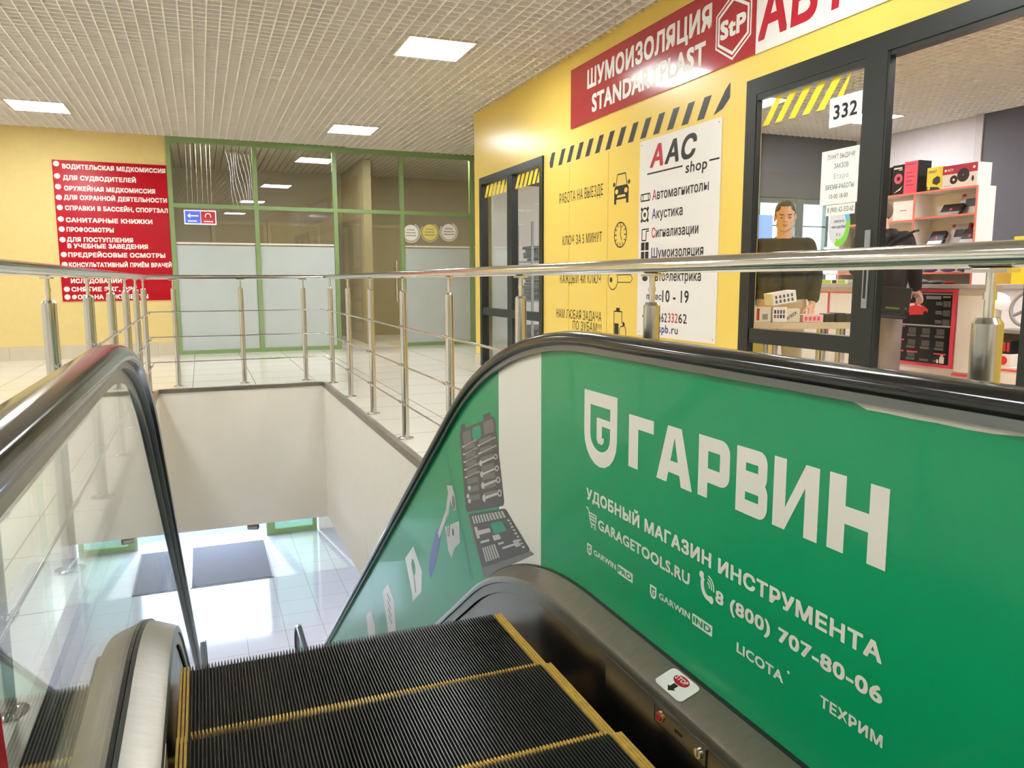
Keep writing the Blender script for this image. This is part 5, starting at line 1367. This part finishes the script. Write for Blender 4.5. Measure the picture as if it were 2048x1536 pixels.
remesh(c.build('trousers', M('beige_cotton', '#CDBB98', .9, var=.08, vscale=12), p1), .012, 6)
for s in (-1, 1): MB().cap((s * .097, -.03, .047), (s * .108, .13, .042), .046, .042).build('shoe', dark_plastic, p1, smooth=True)

# person with the bag, seen from behind
p2 = thing('person', 'person in a dark hooded jacket and grey trousers seen from behind with a shoulder bag', 'person', (5.88, 5.475, 0), rot=R(-47), local=True)
b = MB(); C2 = V3((-.03, .02, 1.645)); T2 = Matrix.Rotation(R(78), 3, 'Z') @ Matrix.Rotation(R(-6), 3, 'X')
head(b, C2, T2, 1.0)
b.cap((-.02, .0, 1.59), (0, -.015, 1.43), .056, .066); b.cap((-.11, -.015, 1.40), (.11, -.015, 1.40), .062, .062); b.cap((0, -.01, 1.38), (0, 0, 1.02), .105, .1)
b.limb([(-.18, -.01, 1.40), (-.21, .08, 1.15), (-.10, .235, 1.02)], [.047, .038, .027]); hand(b, (-.10, .235, 1.02), (.3, .9, -.1), (0, .1, 1), 1, .4)
b.limb([(.18, -.01, 1.40), (.265, .02, 1.15), (.30, .16, .955)], [.047, .038, .027]); hand(b, (.30, .165, .95), (.40, .62, -.68), (.35, .3, .8), -1, .45, 1.1)
for s in (-1, 1):
    b.limb([(s * .09, 0, .96), (s * .095, .015, .52), (s * .10, -.01, .09)], [.08, .055, .042]); b.cap((s * .10, -.02, .05), (s * .11, .13, .04), .04, .036)
b.cap((-.075, 0, 1.0), (.075, 0, 1.0), .095, .095)
remesh(b.build('body', skin_m, p2), .0046, 3)
face_parts(p2, C2, T2); hair(p2, C2, T2, M('cropped_grey_hair', '#75655B', .85, var=.25, vscale=80))
jk = M('dark_jacket', '#241D1E', .7, var=.2, vscale=14, bump=.3, bscale=25)
c = MB()
c.cap((-.13, -.015, 1.40), (.13, -.015, 1.40), .085, .085); c.cap((-.095, 0, 1.32), (-.09, .01, 1.02), .132, .14); c.cap((.095, 0, 1.32), (.09, .01, 1.02), .132, .14); c.cap((-.08, .012, .98), (.08, .012, .98), .145, .145)
c.limb([(-.18, -.012, 1.40), (-.215, .08, 1.15), (-.115, .22, 1.03)], [.088, .07, .052]); c.limb([(.18, -.012, 1.40), (.272, .02, 1.15), (.30, .145, .985)], [.088, .072, .056])
jo = remesh(c.build('jacket', jk, p2), .011, 6)
c = MB(); c.cap((-.07, -.07, 1.45), (.07, -.07, 1.45), .055, .055); c.cap((0, -.10, 1.42), (0, -.11, 1.35), .06, .045); c.cap((-.09, -.02, 1.47), (-.06, -.07, 1.46), .04, .05); c.cap((.09, -.02, 1.47), (.06, -.07, 1.46), .04, .05)
remesh(c.build('hood', jk, jo), .009, 6)
c = MB()
c.cap((-.08, .0, .93), (.08, .0, .93), .135, .135)
for s in (-1, 1): c.limb([(s * .088, .0, .88), (s * .10, .015, .50), (s * .108, -.012, .09)], [.125, .108, .100])
remesh(c.build('trousers', M('grey_brown_cloth', '#837870', .9, var=.18, vscale=9, bump=.3, bscale=18), p2), .012, 6)
for s in (-1, 1): MB().cap((s * .10, -.03, .05), (s * .112, .14, .045), .05, .045).build('shoe', dark_plastic, p2, smooth=True)
br = MB().tube([V3((.325 + .0, .205, .908)) + V3((.030 * math.cos(a), .020 * math.sin(a), .022 * math.sin(a) + .012 * math.cos(a))) for a in [2 * math.pi * i / 16 for i in range(17)]], .007, 8); br.build('bracelet', M('bracelet_steel', (.4, .38, .35), .3, metal=1), p2, smooth=True)
bag = thing('shoulder_bag', 'black leather shoulder bag hanging at the hip of the person in the jacket', 'bag', (5.93, 5.42, .70), rot=R(-47), local=True)
lea = M('black_leather', '#232225', .38, var=.2, vscale=18, bump=.15, bscale=60)
bag.rotation_euler = (0, R(5), R(-47))
bg = MB(); bg.box(-.155, .16, -.275, -.175, 0.0, .275); bo_ = bg.build('bag_body', lea, bag, bevel=.028)
fl_ = MB(); fl_.box(-.158, .163, -.284, -.268, .07, .282); fl_.build('flap', lea, bag, bevel=.007)
MB().box(-.03, .085, -.2885, -.2842, .085, .105).build('metal_plate', chrome, bag)
for x in (-.13, .135): MB().cyl((x, -.2842, .10), (x, -.289, .10), .008, n=12).build('rivet', chrome, bag, smooth=True)
MB().tube([(-.10, -.2845, .12), (-.112, -.288, .17), (-.10, -.286, .22)], .004, 6).build('zip_pull', chrome, bag, smooth=True)
MB().tube([(-.15, -.22, .25), (-.175, -.20, .42), (-.12, -.165, .62), (0, -.155, .72), (.11, -.12, .785), (.145, -.02, .80)], .011, 8).build('strap', lea, bag, smooth=True)
